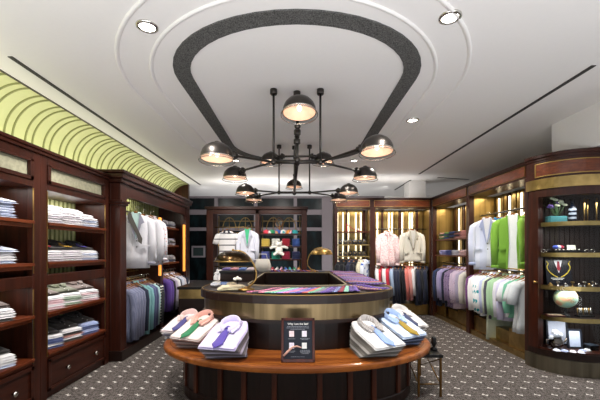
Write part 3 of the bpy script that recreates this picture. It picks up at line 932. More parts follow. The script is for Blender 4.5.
# arched bay shelves
for s, z in enumerate((1.82, 1.49, 1.17)):
    for k, y in enumerate((6.08, 6.42, 6.76)):
        wv = '%s stack on the %s shelf of the arched bay' % (('left', 'middle', 'right')[k], ('top', 'middle', 'bottom')[s])
        mats = [(W1, cloth('#c9c3d6'), DK), (W3, NV, W1), (W1, GR, W2)][(k+s) % 3]
        plain_folds(4, AX-.33, y, z, PI/2, .26, .34, .025, mats, (lambda i, wv=wv: '%s folded shirt in the %s' % (ORD[i+1], wv)), 'folded shirts in the arched bay', seed=k+s)
        t = dressed_shirt('folded_shirt', 'collared shirt topping the %s' % wv, 'shirt', 'folded shirts in the arched bay', .25, .33, .028, mats[1 if s == 1 else 0], collar_mat=DK if (k+s) % 2 else None, seed=2)
        place(t, AX-.34, y, z+4*.0245, PI/2)
# stacks on the ledge of the island
led = [ # hem point x, y, turn, count, shirt cloths, top cloth, tie, words
 (-1.22, 3.50, -.18, 5, (cloth('#b4aec2'), W1, cloth('#8f8a9c')), cloth('#e8dadc'), '#4c4a86', 'blue tie, rear left ledge stack'),
 (-1.01, 3.12, -.42, 7, (cloth('#c9a79e', '#8a6058', 'stripe', 60.0), cloth('#cdbab4'), cloth('#6f5a55')), cloth('#ead9d4'), '#2f7a52', 'green tie, middle left ledge stack'),
 (-.65, 2.81, -.24, 7, (cloth('#6f666a', '#575054', 'check', 70.0), cloth('#c4bbcf'), cloth('#85797c')), cloth('#dcd4e6', '#b9aede', 'stripe', 150.0), '#5a49a0', 'purple tie, left of the framed sign'),
 (.77, 2.86, .50, 7, (cloth('#7f7973', '#635e58', 'check', 70.0), cloth('#d0cbc8'), cloth('#948d86')), cloth('#e6e4e4'), '#8fa8dc', 'light blue tie, nearest right of the sign'),
 (1.09, 3.22, .55, 7, (cloth('#4d5878'), BL, cloth('#343b55')), cloth('#c8d8f0'), '#a0862e', 'gold tie, middle right ledge stack'),
 (1.24, 3.66, .30, 6, (cloth('#9f958e'), W1, cloth('#7d746e')), cloth('#e0dcda'), '#3c4568', 'navy tie, rear right ledge stack')]
for li, (hx, hy, rz, n, mats, topm, tiec, words) in enumerate(led):
    sd = 1 if hx > 0 else -1
    w_, l_, h = .33, .415, .021
    g = 'folded shirts on the island ledge'
    def put(o, i, hh=0):
        """each shirt rests hem-low on the one below, collar end raised by the collars under it"""
        a = R(3.0)*i; k = n-i; q = rz-sd*.055*k
        hz = .503+i*.0125
        lx = -sd*.012*k; ly = .009*k
        M = Matrix.Translation((hx, hy, hz)) @ Matrix.Rotation(q, 4, 'Z') @ Matrix.Translation((lx, ly, 0)) @ Matrix.Rotation(a, 4, 'X') @ Matrix.Translation((0, l_/2, 0))
        o.location = M.to_translation(); o.rotation_euler = M.to_euler()
    for i in range(n):
        mat = mats[i % len(mats)]
        o = bpy.data.objects.new('folded_shirt', fold(w_, l_, h, mat, i % 4)); COL.objects.link(o)
        put(o, i)
        tag(o, '%s folded shirt under the one with the %s' % (['first', 'second', 'third', 'fourth', 'fifth', 'sixth', 'seventh'][n-1-i], words), 'shirt', g)
    t = dressed_shirt('folded_shirt', 'folded shirt with a %s' % words, 'shirt', g, w_, l_, .032, topm,
                      collar_mat={0: cloth('#e2c4c0'), 1: cloth('#dca79a'), 3: cloth('#b9b4b2', '#8e8886', 'check', 90.0), 4: cloth('#a9c0e8')}.get(li), tie=cloth(tiec), seed=3, cs=1.22)
    put(t, n)

# ------------------------------------------------------------------ hanging garments
def garment(name, label, cat, group, kind, mat, loc, rz, L=.72, w=.225, sleeve=.56, d=.05, inner=None, trim=None, lean=.0, seed=0, detail=True, lower=None):
    """a garment on its hanger, origin at the hook; local front is -y"""
    rnd = random.Random(seed*17+3)
    t = thing(name, label, cat, loc, rz, group)
    z0 = -.09   # neck below the rail
    ph = rnd.uniform(0, 6); n = 26
    jk = kind in ('blazer', 'cardigan')
    prof = [(.0, .055, .045), (-.012, .075, .05), (-.03, .13, .05), (-.05, .18, .052), (-.075, w*.93, .056), (-.11, w, d+.01), (-.2, w*.97, d+.012),
            (-.34, w*.9, d+.01), (-.48, w*.9, d+.012), (-.6, w*.97, d+.014), (-L, w*1.02, d+.018)]
    prof = [p for p in prof if p[0] > -L+.04] + [prof[-1]]
    rings = []
    for z, a, b in prof:
        ring = []
        for k in range(n):
            q = 2*PI*k/n; amp = .16*min(1, -z/.45)
            rr = 1+amp*math.sin(7*q+ph)+amp*.5*math.sin(11*q+ph*2+z*4)
            cx_, sy = math.cos(q), math.sin(q)
            ring.append((a*math.copysign(abs(cx_)**.8, cx_), b*math.copysign(abs(sy)**.8, sy)*rr, z0+z))
        rings.append(ring)
    m = MB().loft(rings)
    m.build('body', mat, t)
    sl = sleeve
    for sx in (-1, 1):
        x1 = w*.93
        pts = [(sx*x1*.78, 0, z0-.085), (sx*(x1+.012), -.004, z0-.13), (sx*(x1+.035), -.012, z0-.24), (sx*(x1+.042+lean), -.03, z0-.38), (sx*(x1+.035+lean), -.045, z0-.085-sl)]
        if sl < .3: pts = [(sx*x1*.78, 0, z0-.085), (sx*(x1+.02), 0, z0-.13), (sx*(x1+.06), -.005, z0-.24), (sx*(x1+.075), -.008, z0-.085-sl)]
        rs = [.055, .066, .058, .05, .046][:len(pts)]
        if sl < .3: rs = [.055, .07, .068, .068]
        m = MB().tube(pts, rs, 12, flat=.72)
        s_ = m.build('sleeve', mat, t)
        if detail and sl > .3:
            e = Vector(pts[-1])
            MB().tube([e+Vector((0, 0, .035)), e+Vector((0, -.002, -.006))], .051 if not jk else .05, 12, flat=.75).build('cuff', trim or mat, s_)
    fy = -(d+.034)
    if jk:
        # the open front: inner shirt, lapels, buttons, pockets
        im = inner or WHITE
        m = MB().prism_axis([(-.05, z0+.0), (-.012, z0-.36), (.012, z0-.36), (.05, z0+.0)] if kind == 'blazer' else [(-.06, z0), (-.045, z0-.4), (-.06, z0-L-.02), (.06, z0-L-.02), (.045, z0-.4), (.06, z0)], fy-.008, fy+.03, 'y'); m.build('inner_shirt', im, t)
        for sx in (-1, 1):
            p = [(sx*.06, z0), (sx*.08, z0), (sx*.075, z0-.4), (sx*.085, z0-L), (sx*.06, z0-L), (sx*.045, z0-.4)] if kind == 'cardigan' else [(sx*.05, z0+.01), (sx*.085, z0-.06), (sx*.11, z0-.13), (sx*.07, z0-.15), (sx*.014, z0-.37), (sx*.006, z0-.36), (sx*.05, z0-.02)]
            MB().prism_axis(p, fy-.02, fy-.004, 'y').build('lapel', trim or mat, t)  # blazers pass a darker trim: lapel fold shadow put into the colour
            if detail: MB().box((sx*.13-.05, fy-.012, z0-.47), (sx*.13+.05, fy+.012, z0-.45)).build('pocket_flap', mat, t)
        for q in range(2 if kind == 'blazer' else 0):
            MB().lathe([(.009, 0), (.009, .004), (.001, .005)], n=8, M=Matrix.Rotation(PI/2, 4, 'X')).build('button', plain('#4a4442'), t, loc=(.012, fy-.004, z0-.39-.085*q))
    else:
        if detail:
            m = MB().box((-.014, fy+.0, z0-L+.01), (.014, fy+.03, z0-.03)); m.build('placket', trim or mat, t)
            for q in range(5):
                MB().lathe([(.006, 0), (.006, .003), (.001, .004)], n=6, M=Matrix.Rotation(PI/2, 4, 'X')).build('button', plain('#d0ccc8'), t, loc=(0, fy, z0-.09-.1*q))
    # collar band with two leaves
    m = MB(); rows = []
    for k in range(17):
        a = R(-60+300*k/16); c, s = math.cos(a), math.sin(a); f = abs(k/16-.5)*2
        rows.append([(.052*c, .04*s, z0-.01), (.055*c, .044*s, z0+.036-.012*f), (.062*c, .05*s, z0+.034-.012*f), (.078*c, .064*s-.006*f, z0-.008)])
    m.loft(rows, True, True, closed=False)
    for sx in (-1, 1):
        m.prism_axis([(sx*.02, z0+.012), (sx*.06, z0+.01), (sx*.072, z0-.05), (sx*.035, z0-.065)], fy-.004, fy+.03, 'y')
    m.build('collar', (trim if not jk else None) or (inner if jk and inner else mat), t)
    if lower: lower(t, z0, fy)
    hg = MB().tube([(-w*.8, 0, z0-.06), (-w*.4, 0, z0-.005), (0, 0, z0+.03), (w*.4, 0, z0-.005), (w*.8, 0, z0-.06)], .013, 8)
    hg = hg.build('hanger', HANG, t)
    MB().tube([(0, 0, z0+.03), (0, 0, -.02)] + [(.02-.02*math.cos(a), 0, -.005+.02*math.sin(a)) for a in [R(10+k*25) for k in range(8)]], .0035, 6).build('hook', CHROME, hg)
    return t
def rail_run(spec_, p0, p1, face, group, where, L=.7, w=.22, zr=1.1, start='left'):
    """clothes along a rail, each turned across it. spec_: (colour word, kind word, material, length, sleeve)"""
    n = len(spec_); a, b = Vector(p0), Vector(p1)
    cnt = {}
    for i, sp in enumerate(spec_):
        word, kw, mt, LL, sl = sp[:5]
        f = (i+.5)/n; p = a.lerp(b, f)
        rnd = random.Random(i*5+int(p0[0]*10)+99)
        prev = spec_[i-1][0] + ' ' + spec_[i-1][1] if i else None
        if prev == word + ' ' + kw or prev is None or True:
            pos = ('first' if i == 0 else ORD2[i])
        lb = '%s %s hanging %s along %s' % (word, kw, pos, where)
        garment('hanging_shirt' if kw in ('shirt', 'polo shirt', 'blouse') else 'hanging_jacket', lb, 'shirt' if kw in ('shirt', 'polo shirt', 'blouse') else 'jacket', group,
                'shirt', mt, (p.x, p.y, zr), face+rnd.uniform(-.12, .12), L=LL, w=w, sleeve=sl, d=.035, seed=i, detail=False, trim=None)
ORD2 = ['first', 'second', 'third', 'fourth', 'fifth', 'sixth', 'seventh', 'eighth', 'ninth', 'tenth', 'eleventh', 'twelfth', 'thirteenth', 'fourteenth', 'fifteenth', 'sixteenth', 'seventeenth', 'eighteenth', 'nineteenth', 'twentieth']
NAVY = cloth('#262c42'); CHAM = cloth('#7d8199', '#5f647e', 'check', 90.0); TEAL = cloth('#7fb0b4', '#6a9ca2', 'check', 90.0); PUR = cloth('#5a3f8e')
# left arched bay: lower rail
L1 = [('grey blue', 'shirt', CHAM, .76, .64), ('grey blue', 'shirt', CHAM, .76, .66), ('grey blue', 'shirt', CHAM, .76, .64), ('grey blue', 'shirt', CHAM, .74, .64), ('navy', 'shirt', NAVY, .72, .6),
      ('teal', 'shirt', TEAL, .76, .66), ('teal', 'shirt', TEAL, .76, .62), ('slate blue', 'shirt', cloth('#525a80'), .74, .62), ('slate blue', 'shirt', cloth('#4a5276'), .72, .6), ('pale aqua', 'shirt', cloth('#a5c4c6'), .72, .6),
      ('black and white checked', 'shirt', cloth('#d8d6c8', '#23282c', 'tartan', 22.0, w=.6, axis='z'), .72, .6), ('black and white checked', 'shirt', cloth('#d8d6c8', '#23282c', 'tartan', 22.0, w=.6, axis='z'), .7, .6)]
rail_run(L1, (-2.46, 4.72, 0), (-2.46, 5.76, 0), .1, 'shirts on the lower rail of the arched bay', 'the lower rail of the arched bay', zr=1.0)
L2 = [('purple', 'shirt', PUR, .6, .5), ('purple', 'shirt', PUR, .6, .5), ('dark', 'jacket', cloth('#2a2630'), .62, .56), ('lilac grey', 'shirt', cloth('#a99fb4'), .6, .52), ('white', 'shirt', W1, .55, .5),
      ('navy', 'shirt', NAVY, .6, .5), ('striped', 'shirt', W2, .55, .5), ('white', 'shirt', W3, .55, .5), ('navy', 'shirt', NAVY, .6, .5)]
rail_run(L2, (-2.44, 5.95, 0), (-2.44, 6.95, 0), .1, 'shirts on the lower rail past the divider', 'the lower rail beyond the amber-lit divider', zr=1.03)
# left arched bay: faced-out
def scarf(t, z0, fy):
    m = MB().prism_axis([(-.10, z0+.0), (-.065, z0-.0), (.085, z0-.36), (.075, z0-.44), (.03, z0-.40), (.02, z0-.33), (-.105, z0-.08)], fy-.026, fy-.014, 'y')
    m.build('scarf', cloth('#5a5550'), t)
garment('hanging_blazer', 'white blazer with a dark grey scarf across the lapel on the upper left rail', 'blazer', None, 'blazer', cloth('#dbd9de'), (-2.32, 5.04, 2.01), .42, L=.78, w=.185, sleeve=.64, inner=cloth('#b8d2cc'), trim=cloth('#9392a0'), lower=scarf)
garment('hanging_shirt', 'white shirt hanging just behind the white blazer', 'shirt', None, 'shirt', cloth('#dddbe2'), (-2.38, 5.42, 2.01), .5, L=.7, w=.22, sleeve=.6, detail=False)
garment('hanging_shirt', 'coral and grey floral shirt on the upper left rail next to the divider', 'shirt', None, 'shirt', cloth('#cfcfd6', '#c4786c', 'floral', 34.0, w=.28), (-2.33, 5.57, 2.01), .7, L=.76, w=.18, sleeve=.6)
# rear display: faced-out polo and blazer, small clothes below
garment('hanging_polo', 'white polo shirt with dark stripes in the rear display', 'polo shirt', None, 'shirt', cloth('#3a3a44', '#dedbdc', 'stripe', 7.5, w=.82, axis='z'), (-1.56, CY+.02, 1.92), 0, L=.68, w=.2, sleeve=.22, detail=False, trim=cloth('#3a3a44'))
garment('hanging_blazer', 'pale grey blazer over a green shirt in the rear display', 'blazer', None, 'blazer', cloth('#cfd0dc'), (-1.10, CY+.02, 1.94), 0, L=.72, w=.185, sleeve=.6, inner=cloth('#3fa878'), trim=cloth('#aeb0c0'))
S1 = [('white', 'shirt', W1, .4, .3), ('white', 'shirt', W1, .4, .3), ('coral', 'shirt', cloth('#d98c78'), .38, .3), ('coral', 'shirt', cloth('#c97a6a'), .38, .3), ('navy', 'shirt', NAVY, .4, .3), ('navy', 'shirt', NAVY, .38, .3),
      ('dark', 'shirt', cloth('#26262e'), .36, .3), ('blue', 'shirt', cloth('#4e69b0'), .38, .3), ('blue', 'shirt', cloth('#5a78bd'), .36, .3), ('pink', 'shirt', cloth('#d6a6a2'), .36, .3), ('grey', 'shirt', cloth('#8e8f98'), .36, .3)]
rail_run(S1, (-1.80, CY+.12, 0), (-.98, CY+.12, 0), 1.2, "children's shirts on the rear display rail", "the low rail of the rear display", w=.13, zr=1.02)
# rear right cabinet
PINKF = cloth('#e6d0d0', '#c4757c', 'floral', 48.0, w=.32)
garment('hanging_jacket', 'white and pink floral jacket facing out in the rear right cabinet', 'jacket', None, 'shirt', PINKF, (1.93, WY+.02, 1.87), .08, L=.72, w=.185, sleeve=.62, d=.05)
garment('hanging_jacket', 'cream blazer facing out in the rear right cabinet', 'jacket', None, 'blazer', cloth('#d8d3c6'), (2.46, WY+.02, 1.9), -.05, L=.66, w=.2, sleeve=.6, inner=cloth('#c9c6c0'), trim=cloth('#b5afa0'))
RB = [('white', 'shirt', W1, .62, .5), ('crimson', 'jacket', cloth('#b8283c'), .62, .52), ('white', 'shirt', W1, .6, .5), ('crimson', 'jacket', cloth('#b8283c'), .62, .5), ('light blue', 'shirt', cloth('#9fb4d2'), .6, .5), ('navy', 'jacket', NAVY, .78, .6), ('navy', 'jacket', NAVY, .78, .6),
      ('black', 'jacket', cloth('#191a22'), .76, .6), ('coral', 'jacket', cloth('#dd7d74'), .66, .6), ('coral pink', 'jacket', cloth('#e09a94'), .66, .6), ('white', 'shirt', W1, .6, .5), ('navy', 'jacket', NAVY, .8, .62), ('black', 'jacket', cloth('#1b1d28'), .8, .62), ('navy', 'jacket', NAVY, .78, .6)]
rail_run(RB, (1.70, WY+.1, 0), (2.80, WY+.1, 0), 1.2, 'clothes on the rear right rail', 'the rail under the pink jacket', w=.2, zr=1.12)
RA = [('black', 'polo shirt', cloth('#17191f'), .42, .3), ('black', 'polo shirt', cloth('#17191f'), .42, .3), ('navy', 'polo shirt', NAVY, .42, .3), ('black', 'polo shirt', cloth('#1c1f28'), .42, .3), ('cream', 'polo shirt', cloth('#d6d0b8'), .44, .3), ('blue and white', 'polo shirt', cloth('#d5dcea', '#2f5db0', 'floral', 9.0, w=.3), .44, .3)]
rail_run(RA, (.90, WY+.05, 0), (1.52, WY+.05, 0), .95, 'polo shirts under the bag shelves', 'the short rail under the bag shelves', w=.17, zr=1.26)
# right wall lower rails
PF = cloth('#8e7a9e', '#54406a', 'floral', 26.0, w=.3); PG = cloth('#c8b6cc', '#7c5c86', 'floral', 30.0, w=.2)
RC = [('cream', 'blouse', cloth('#d8d2c8'), .6, .5), ('lilac grey', 'blouse', cloth('#a79fb8'), .62, .5), ('purple floral', 'blouse', PG, .72, .52), ('purple floral', 'blouse', PG, .74, .54), ('mauve floral', 'blouse', PF, .74, .54), ('mauve floral', 'blouse', PF, .74, .54),
      ('navy', 'jacket', NAVY, .76, .6), ('lilac', 'blouse', cloth('#9d94c0'), .66, .56), ('lilac', 'blouse', cloth('#a9a0c6'), .66, .54), ('navy', 'jacket', NAVY, .8, .6), ('dark blue', 'jacket', cloth('#27375c'), .8, .62)]
rail_run(RC, (3.08, 6.02, 0), (3.08, 7.3, 0), -.15, 'clothes on the right wall rail beside the corner', 'the rail under the folded tops', w=.2, zr=1.15)
TD = cloth('#e6e8ea', '#2f9aa2', 'floral', 13.0, w=.3)
RD = [('white short-sleeved', 'shirt', cloth('#c3c8cc'), .72, .26), ('white', 'shirt', cloth('#c9cdd0'), .72, .24), ('sea green', 'shirt', cloth('#6fae94'), .55, .4), ('white short-sleeved', 'shirt', cloth('#dcdde2'), .55, .26), ('lilac white', 'shirt', cloth('#c4c1dc'), .62, .52), ('white', 'shirt', cloth('#d4d3dc'), .6, .5), ('sage green', 'shirt', cloth('#9dbf9a'), .62, .5),
      ('sage green', 'shirt', cloth('#a4c6a2'), .66, .5), ('dark grey', 'jacket', cloth('#4a4a56'), .66, .5), ('cream green', 'blouse', cloth('#c8d2bc'), .98, .5), ('pale blue', 'shirt', cloth('#b4bcdc'), .62, .5), ('teal dotted', 'shirt', TD, .66, .52), ('teal dotted', 'shirt', TD, .64, .52), ('white', 'shirt', W1, .6, .5), ('white', 'shirt', W1, .6, .52), ('plum', 'blouse', cloth('#6b3f72'), .58, .5)]
rail_run(RD, (3.08, 4.50, 0), (3.08, 5.82, 0), -.2, 'clothes on the right wall rail beside the showcase', 'the rail under the green jacket', w=.21, zr=1.12)
# right wall, upper rail faced out
ry = -.55
garment('hanging_jacket', 'pale blue and white jacket facing out on the right upper rail', 'jacket', None, 'blazer', cloth('#ccd2e8', '#e4e6f0', 'check', 5.0), (3.02, 5.56, 1.98), ry, L=.80, w=.19, sleeve=.64, inner=cloth('#dfe0ec'), trim=cloth('#9fa9cf'))
garment('hanging_shirt', 'bright blue shirt between the blue jacket and the green cardigan', 'shirt', None, 'shirt', cloth('#2f7fc0'), (3.2, 5.56, 1.98), ry, L=.72, w=.17, sleeve=.3, detail=False)
garment('hanging_cardigan', 'lime green cardigan over a white shirt on the right upper rail', 'cardigan', None, 'cardigan', cloth('#6f9c34'), (3.08, 5.0, 1.98), ry, L=.76, w=.2, sleeve=.66, inner=cloth('#e4e4ea'))
garment('hanging_cardigan', 'lime green cardigan half hidden beside the showcase post', 'cardigan', None, 'cardigan', cloth('#739f36'), (3.16, 4.80, 1.98), .55, L=.74, w=.17, sleeve=.6, inner=cloth('#e4e4ea'))
# folded tops on the right wall shelves
rows = [(1.62, [('green', '#4f8a3a'), ('blue', '#3c62ae'), ('black', '#23242c'), ('pink', '#d99a96'), ('rose', '#e0b0aa')]), (1.30, [('lilac', '#b9b4dc'), ('blue', '#3a4a9a'), ('white', '#dcdce6'), ('pale pink', '#e0c2c4')])]
for zi, (z, cols) in enumerate(rows):
    n = len(cols)
    for k, (wd, c) in enumerate(cols[::-1]):
        y = 6.1+1.15*(k+.5)/n
        for j in range(4 if zi == 0 else 3):
            cc = cols[::-1][(k+(j % 2)) % n] if zi == 0 else (wd, c)
            o = bpy.data.objects.new('folded_sweater', fold(.24, .3, .033, cloth(cc[1]), j)); COL.objects.link(o)
            place(o, WX+.2, y, z+j*.032, -PI/2)
            tag(o, '%s sweater, %s in %s stack, %s shelf by the rear right corner' % (cc[0], ['lowest', 'second', 'third', 'top'][j], ['the nearest', 'the second', 'the third', 'the fourth', 'the farthest'][k], ['the upper', 'the lower'][zi]), 'sweater', 'folded sweaters on the right wall shelves')
# ------------------------------------------------------------------ ties on the counter
TM = []
tie_cols = [('pink', '#d98aa8', '#b35a80'), ('lilac', '#b79ad6', '#8466b4'), ('sea green', '#7fbf9e', '#4c8a70'), ('rose', '#e09ab0', '#c87090'), ('black', '#2a2630', '#47404c'), ('violet', '#7a5ab0', '#4a3480'), ('navy', '#2a3566', '#8c96c8'),
            ('mint', '#a6d0c0', '#4a9c88'), ('coral', '#d87a66', '#9e4a3e'), ('purple', '#5f3f92', '#2f1f50'), ('sky blue', '#86a8dc', '#4a68a8'), ('plum', '#6b3560', '#3a1a38'), ('crimson', '#a22c48', '#5a1428'), ('grey', '#8d8a96', '#55525e'), ('gold', '#c09a4a', '#5a3f86')]
def tie(label, x, y, rz, cols, group, l=.40, w=.036, pat=0):
    t = thing('silk_tie', label, 'tie', (x, y, 1.012), rz, group)
    ax = 'y' if pat == 0 else 'd'
    mt = cloth(cols[1], cols[2], 'stripe', 26.0 if pat == 0 else 40.0, .5, ax) if pat < 2 else cloth(cols[1], cols[2], 'floral', 60.0, .2)
    tie_mb(l, w=w, z=0, y0=l/2).build('blade', mt, t)
    MB().tube([(-w*.5, l/2, .006), (-w*.2, l/2+.012, .008), (w*.2, l/2+.012, .008), (w*.5, l/2, .006)], .007, 6).build('fold_loop', mt, t)
    return t
g = 'ties laid out on the oval counter'
front = 0
n = 23
for k in range(n):
    f = k/(n-1); x = -.30+1.08*f
    ang = R(-42+40*f) if f < .62 else R(-17+60*(f-.62))
    yy = 3.66+.02*math.sin(k)
    # stay inside the rim
    lim = 3.82-.77*math.sqrt(max(0, 1-(min(abs(x)+.1, 1.0)/1.03)**2))
    yc = max(lim+.245, 3.30)
    if x > .62: ang = R(35); 
    cidx = [0, 4, 3, 2, 7, 1, 0, 6, 5, 8, 2, 13, 5, 9, 6, 12, 7, 9, 5, 11, 14, 9, 5][k]
    c = tie_cols[cidx]
    tie('%s striped silk tie, %s from the lamp along the front of the counter' % (c[0], ORD2[min(k, 19)] if k < 20 else ['twenty-first', 'twenty-second', 'twenty-third'][k-20]), x, yc, ang*.9, c, g, l=.42, w=.03, pat=k % 2)
n = 40
nums = ORD2 + ['twenty-first', 'twenty-second', 'twenty-third', 'twenty-fourth', 'twenty-fifth', 'twenty-sixth', 'twenty-seventh', 'twenty-eighth', 'twenty-ninth', 'thirtieth', 'thirty-first', 'thirty-second', 'thirty-third', 'thirty-fourth', 'thirty-fifth', 'thirty-sixth', 'thirty-seventh', 'thirty-eighth', 'thirty-ninth', 'fortieth']
for k in range(n):
    y = 3.98+2.3*k/(n-1)
    c = tie_cols[[9, 4, 13, 11, 8, 6, 9, 6, 12, 5, 4, 13, 9, 11, 1][k % 15]]
    tie('%s silk tie on the right arm of the counter, %s from the front' % (c[0], nums[k]), .79, y, R(82), c, g, l=.36, w=.026, pat=(k//2) % 3)
for k in range(16):
    x = -.45+.9*k/15
    c = tie_cols[[9, 12, 5, 8, 1, 11, 6, 13][k % 8]]
    tie('%s silk tie at the back of the counter, %s from the left' % (c[0], ORD2[k]), x, 6.38, R(10), c, g, l=.3, w=.026, pat=k % 2)

# ------------------------------------------------------------------ counter lamps
def counter_lamp(label, x, y, s, flip, z=1.008):
    t = thing('table_lamp', label, 'lamp', (x, y, z)); t.scale = (s, s, s)
    G = plain('#8a6a3c', rough=.22, metal=1.0)
    MB().lathe([(.085, 0), (.085, .008), (.06, .018), (.025, .026), (.012, .034), (.001, .035)], n=28).build('base', GOLDTRIM, t)
    f = -1 if flip else 1
    pts = [(0, 0, .02), (f*.05, 0, .045), (f*.095, 0, .10), (f*.10, 0, .17), (f*.075, 0, .25), (f*.03, 0, .32), (-f*.02, 0, .365), (-f*.07, 0, .385), (-f*.13, 0, .385)]
    MB().tube(pts, .0085, 10).build('gooseneck', GOLDTRIM, t)
    m = MB(); c = (-f*.13, 0, .28)
    pr = [(.18, 0), (.178, .012), (.165, .04), (.14, .066), (.1, .09), (.05, .102), (.001, .105)]
    m.lathe(pr, c, 30, cap0=False, cap1=False)
    m.mat(1).lathe([(r*.97+.0005, zz*.95) for r, zz in pr], c, 30, cap0=False, cap1=False)
    s_ = m.build('lamp_shade', [plain('#3a2c1c', rough=.25, metal=1.0) if not flip else GOLDTRIM, plain('#caa46a', rough=.3, metal=.6)], t)
    MB().lathe([(.182, -.004), (.186, .002), (.182, .008)], c, 30, cap0=False, cap1=False).build('rim', GOLDTRIM, s_)
    MB().blob((c[0], 0, .32), (.022, .022, .03)).build('bulb', emis('#ffd9a0', 5.0), s_)
    lamp('POINT', (x+c[0]*s, y, z+.30*s), 1.2, (1, .8, .55), .03)
    MB().lathe([(.014, .0), (.01, .015), (.001, .02)], (c[0], 0, .385), 12).build('finial', GOLDTRIM, s_)
counter_lamp('bronze gooseneck desk lamp on the left front of the oval counter', -.50, 3.45, 1.0, False)
counter_lamp('brass gooseneck desk lamp at the far right of the oval counter', .30, 6.32, 1.12, True)
# neck of the far lamp rises on its left
# ------------------------------------------------------------------ things on the left of the counter
t = thing('folded_cloth', 'folded cream cloth lying on the counter beside the bronze lamp', 'cloth', (-.66, 3.48, 1.008), .2)
bpy.data.objects.new
o = bpy.data.objects.new('cloth_layer', fold(.26, .2, .022, cloth('#d8d0b4'), 1)); COL.objects.link(o); o.parent = t
o = bpy.data.objects.new('cloth_layer', fold(.24, .19, .02, cloth('#e0d9c2'), 2)); COL.objects.link(o); o.parent = t; o.location = (.02, .01, .021); o.rotation_euler = (0, 0, .15)
for i, (x, y, c, lb) in enumerate(((-.88, 3.78, '#dfe2ea', 'white and blue pocket square bundle at the left tip of the counter'), (-.80, 3.86, '#7f96c4', 'blue pocket square bundle at the left tip of the counter'), (-.90, 3.93, '#e6e4e0', 'white pocket square bundle behind the blue one'), (-.72, 3.84, '#c4b8a0', 'beige pocket square bundle left of the bronze lamp'))):
    m = MB()
    for q in range(4):
        a = q*1.7+i; m.lathe([(.012, 0), (.03, .008), (.036, .02), (.028, .03), (.03, .036)], (.022*math.cos(a), .022*math.sin(a), 0), 10, cap1=False)
    tag(m.build('pocket_square', cloth(c), loc=(x, y, 1.008)), lb, 'pocket square', 'pocket squares on the counter')
t = thing('artificial_flower', 'white flower ornament standing behind the folded cream cloth', 'flower', (-.655, 3.85, 1.008))
m = MB()
for q in range(6): m.blob((.028*math.cos(q), .028*math.sin(q), .07+.006*(q % 2)), (.022, .016, .014), 8, 6)
m.blob((0, 0, .085), .018, 8, 6); m.build('petals', cloth('#efeae2'), t)
MB().tube([(0, 0, 0), (.004, 0, .07)], .005, 6).build('stem', BLACK, t)
t = thing('display_box', 'black accessory box with a lid behind the bronze lamp', 'box', (-.76, 4.62, 1.004))
MB().box((-.22, -.16, 0), (.2, .16, .10)).build('box_body', DARKX, t, bevel=.004)
MB().box((-.23, -.17, .10), (.21, .17, .13)).build('lid', BLACK, t, bevel=.004)
for i in range(4):
    o = bpy.data.objects.new('folded_scarf', fold(.1, .26, .03, cloth(['#6b5aa0', '#c88a90', '#4a6aa8', '#d6c6cc'][i]), i)); COL.objects.link(o)
    place(o, -.92+.105*i, 4.63, 1.136, 0); tag(o, '%s folded scarf on the black accessory box' % ['purple', 'pink', 'blue', 'pale'][i], 'scarf', 'scarves on the accessory box')
for i, (x, y, c) in enumerate(((-.80, 5.2, '#3a2f2c'), (-.78, 5.6, '#574a66'), (-.8, 6.0, '#2f3448'))):
    o = bpy.data.objects.new('folded_scarf', fold(.3, .3, .05, cloth(c), i)); COL.objects.link(o)
    place(o, x, y, 1.004, .1*i); tag(o, '%s folded scarf on the left arm of the counter' % ['dark brown', 'purple grey', 'navy'][i], 'scarf', 'scarves on the left arm')
# white cushion-like bag beside the lamp
t = thing('cloth_bag', 'white quilted cloth bag standing at the back of the counter', 'bag', (-.62, 6.35, 1.004), .1)
m = MB().loft([[(w_*x, d_*y, z) for x, y in ((-1, -.7), (-.7, -1), (0, -1.08), (.7, -1), (1, -.7), (1, .7), (.7, 1), (0, 1.08), (-.7, 1), (-1, .7))] for z, w_, d_ in ((0, .12, .07), (.02, .145, .085), (.1, .15, .09), (.17, .135, .06), (.22, .12, .02), (.235, .115, .008))]); m.build('bag_body', cloth('#e6e2da'), t)
MB().tube([(-.08, 0, .24), (-.06, 0, .32), (.06, 0, .32), (.08, 0, .24)], .01, 8).build('handle', cloth('#e6e2da'), t)

# ------------------------------------------------------------------ framed sign on the ledge
t = thing('sign_stand', 'dark framed sign with shirt swatches standing on the ledge', 'sign', (0.008, 2.80, .502), 0, tilt=(-.12, 0)); t.scale = (.93, .93, .93)
W_, H_ = .29, .375
m = MB()
for q in ((-W_/2, 0, W_/2, .028), (-W_/2, H_-.022, W_/2, H_), (-W_/2, 0, -W_/2+.022, H_), (W_/2-.022, 0, W_/2, H_)):
    m.box((q[0], -.012, q[1]), (q[2], .012, q[3]))
m.build('frame', wood('#2e110a', '#54231a', axis='z', rough=.25), t, bevel=.003)
MB().box((-W_/2+.01, -.004, .01), (W_/2-.01, .01, H_-.01)).build('panel', plain('#20232e', rough=.5, noise=.02), t)
MB().box((-.05, .01, .0), (.05, .02, .25)).build('easel_back', BLACK, t)
def text(s, size, loc, parent, mat, name='lettering', rot=(PI/2, 0, 0), bold=False):
    c = bpy.data.curves.new('t', 'FONT'); c.body = s; c.size = size; c.align_x = 'CENTER'; c.extrude = .0006
    if bold: c.offset = size*.02
    o = bpy.data.objects.new('t', c); COL.objects.link(o)
    dg = bpy.context.evaluated_depsgraph_get(); me = bpy.data.meshes.new_from_object(o.evaluated_get(dg))
    bpy.data.objects.remove(o); me.materials.clear(); me.materials.append(mat)
    p = bpy.data.objects.new(name, me); COL.objects.link(p); p.parent = parent; p.location = loc; p.rotation_euler = rot
    return p
TX = plain('#e6e4e2', rough=.6, noise=.01)
text('Why I am the Set?', .024, (0, -.006, .317), t, TX, bold=True)
m = MB()
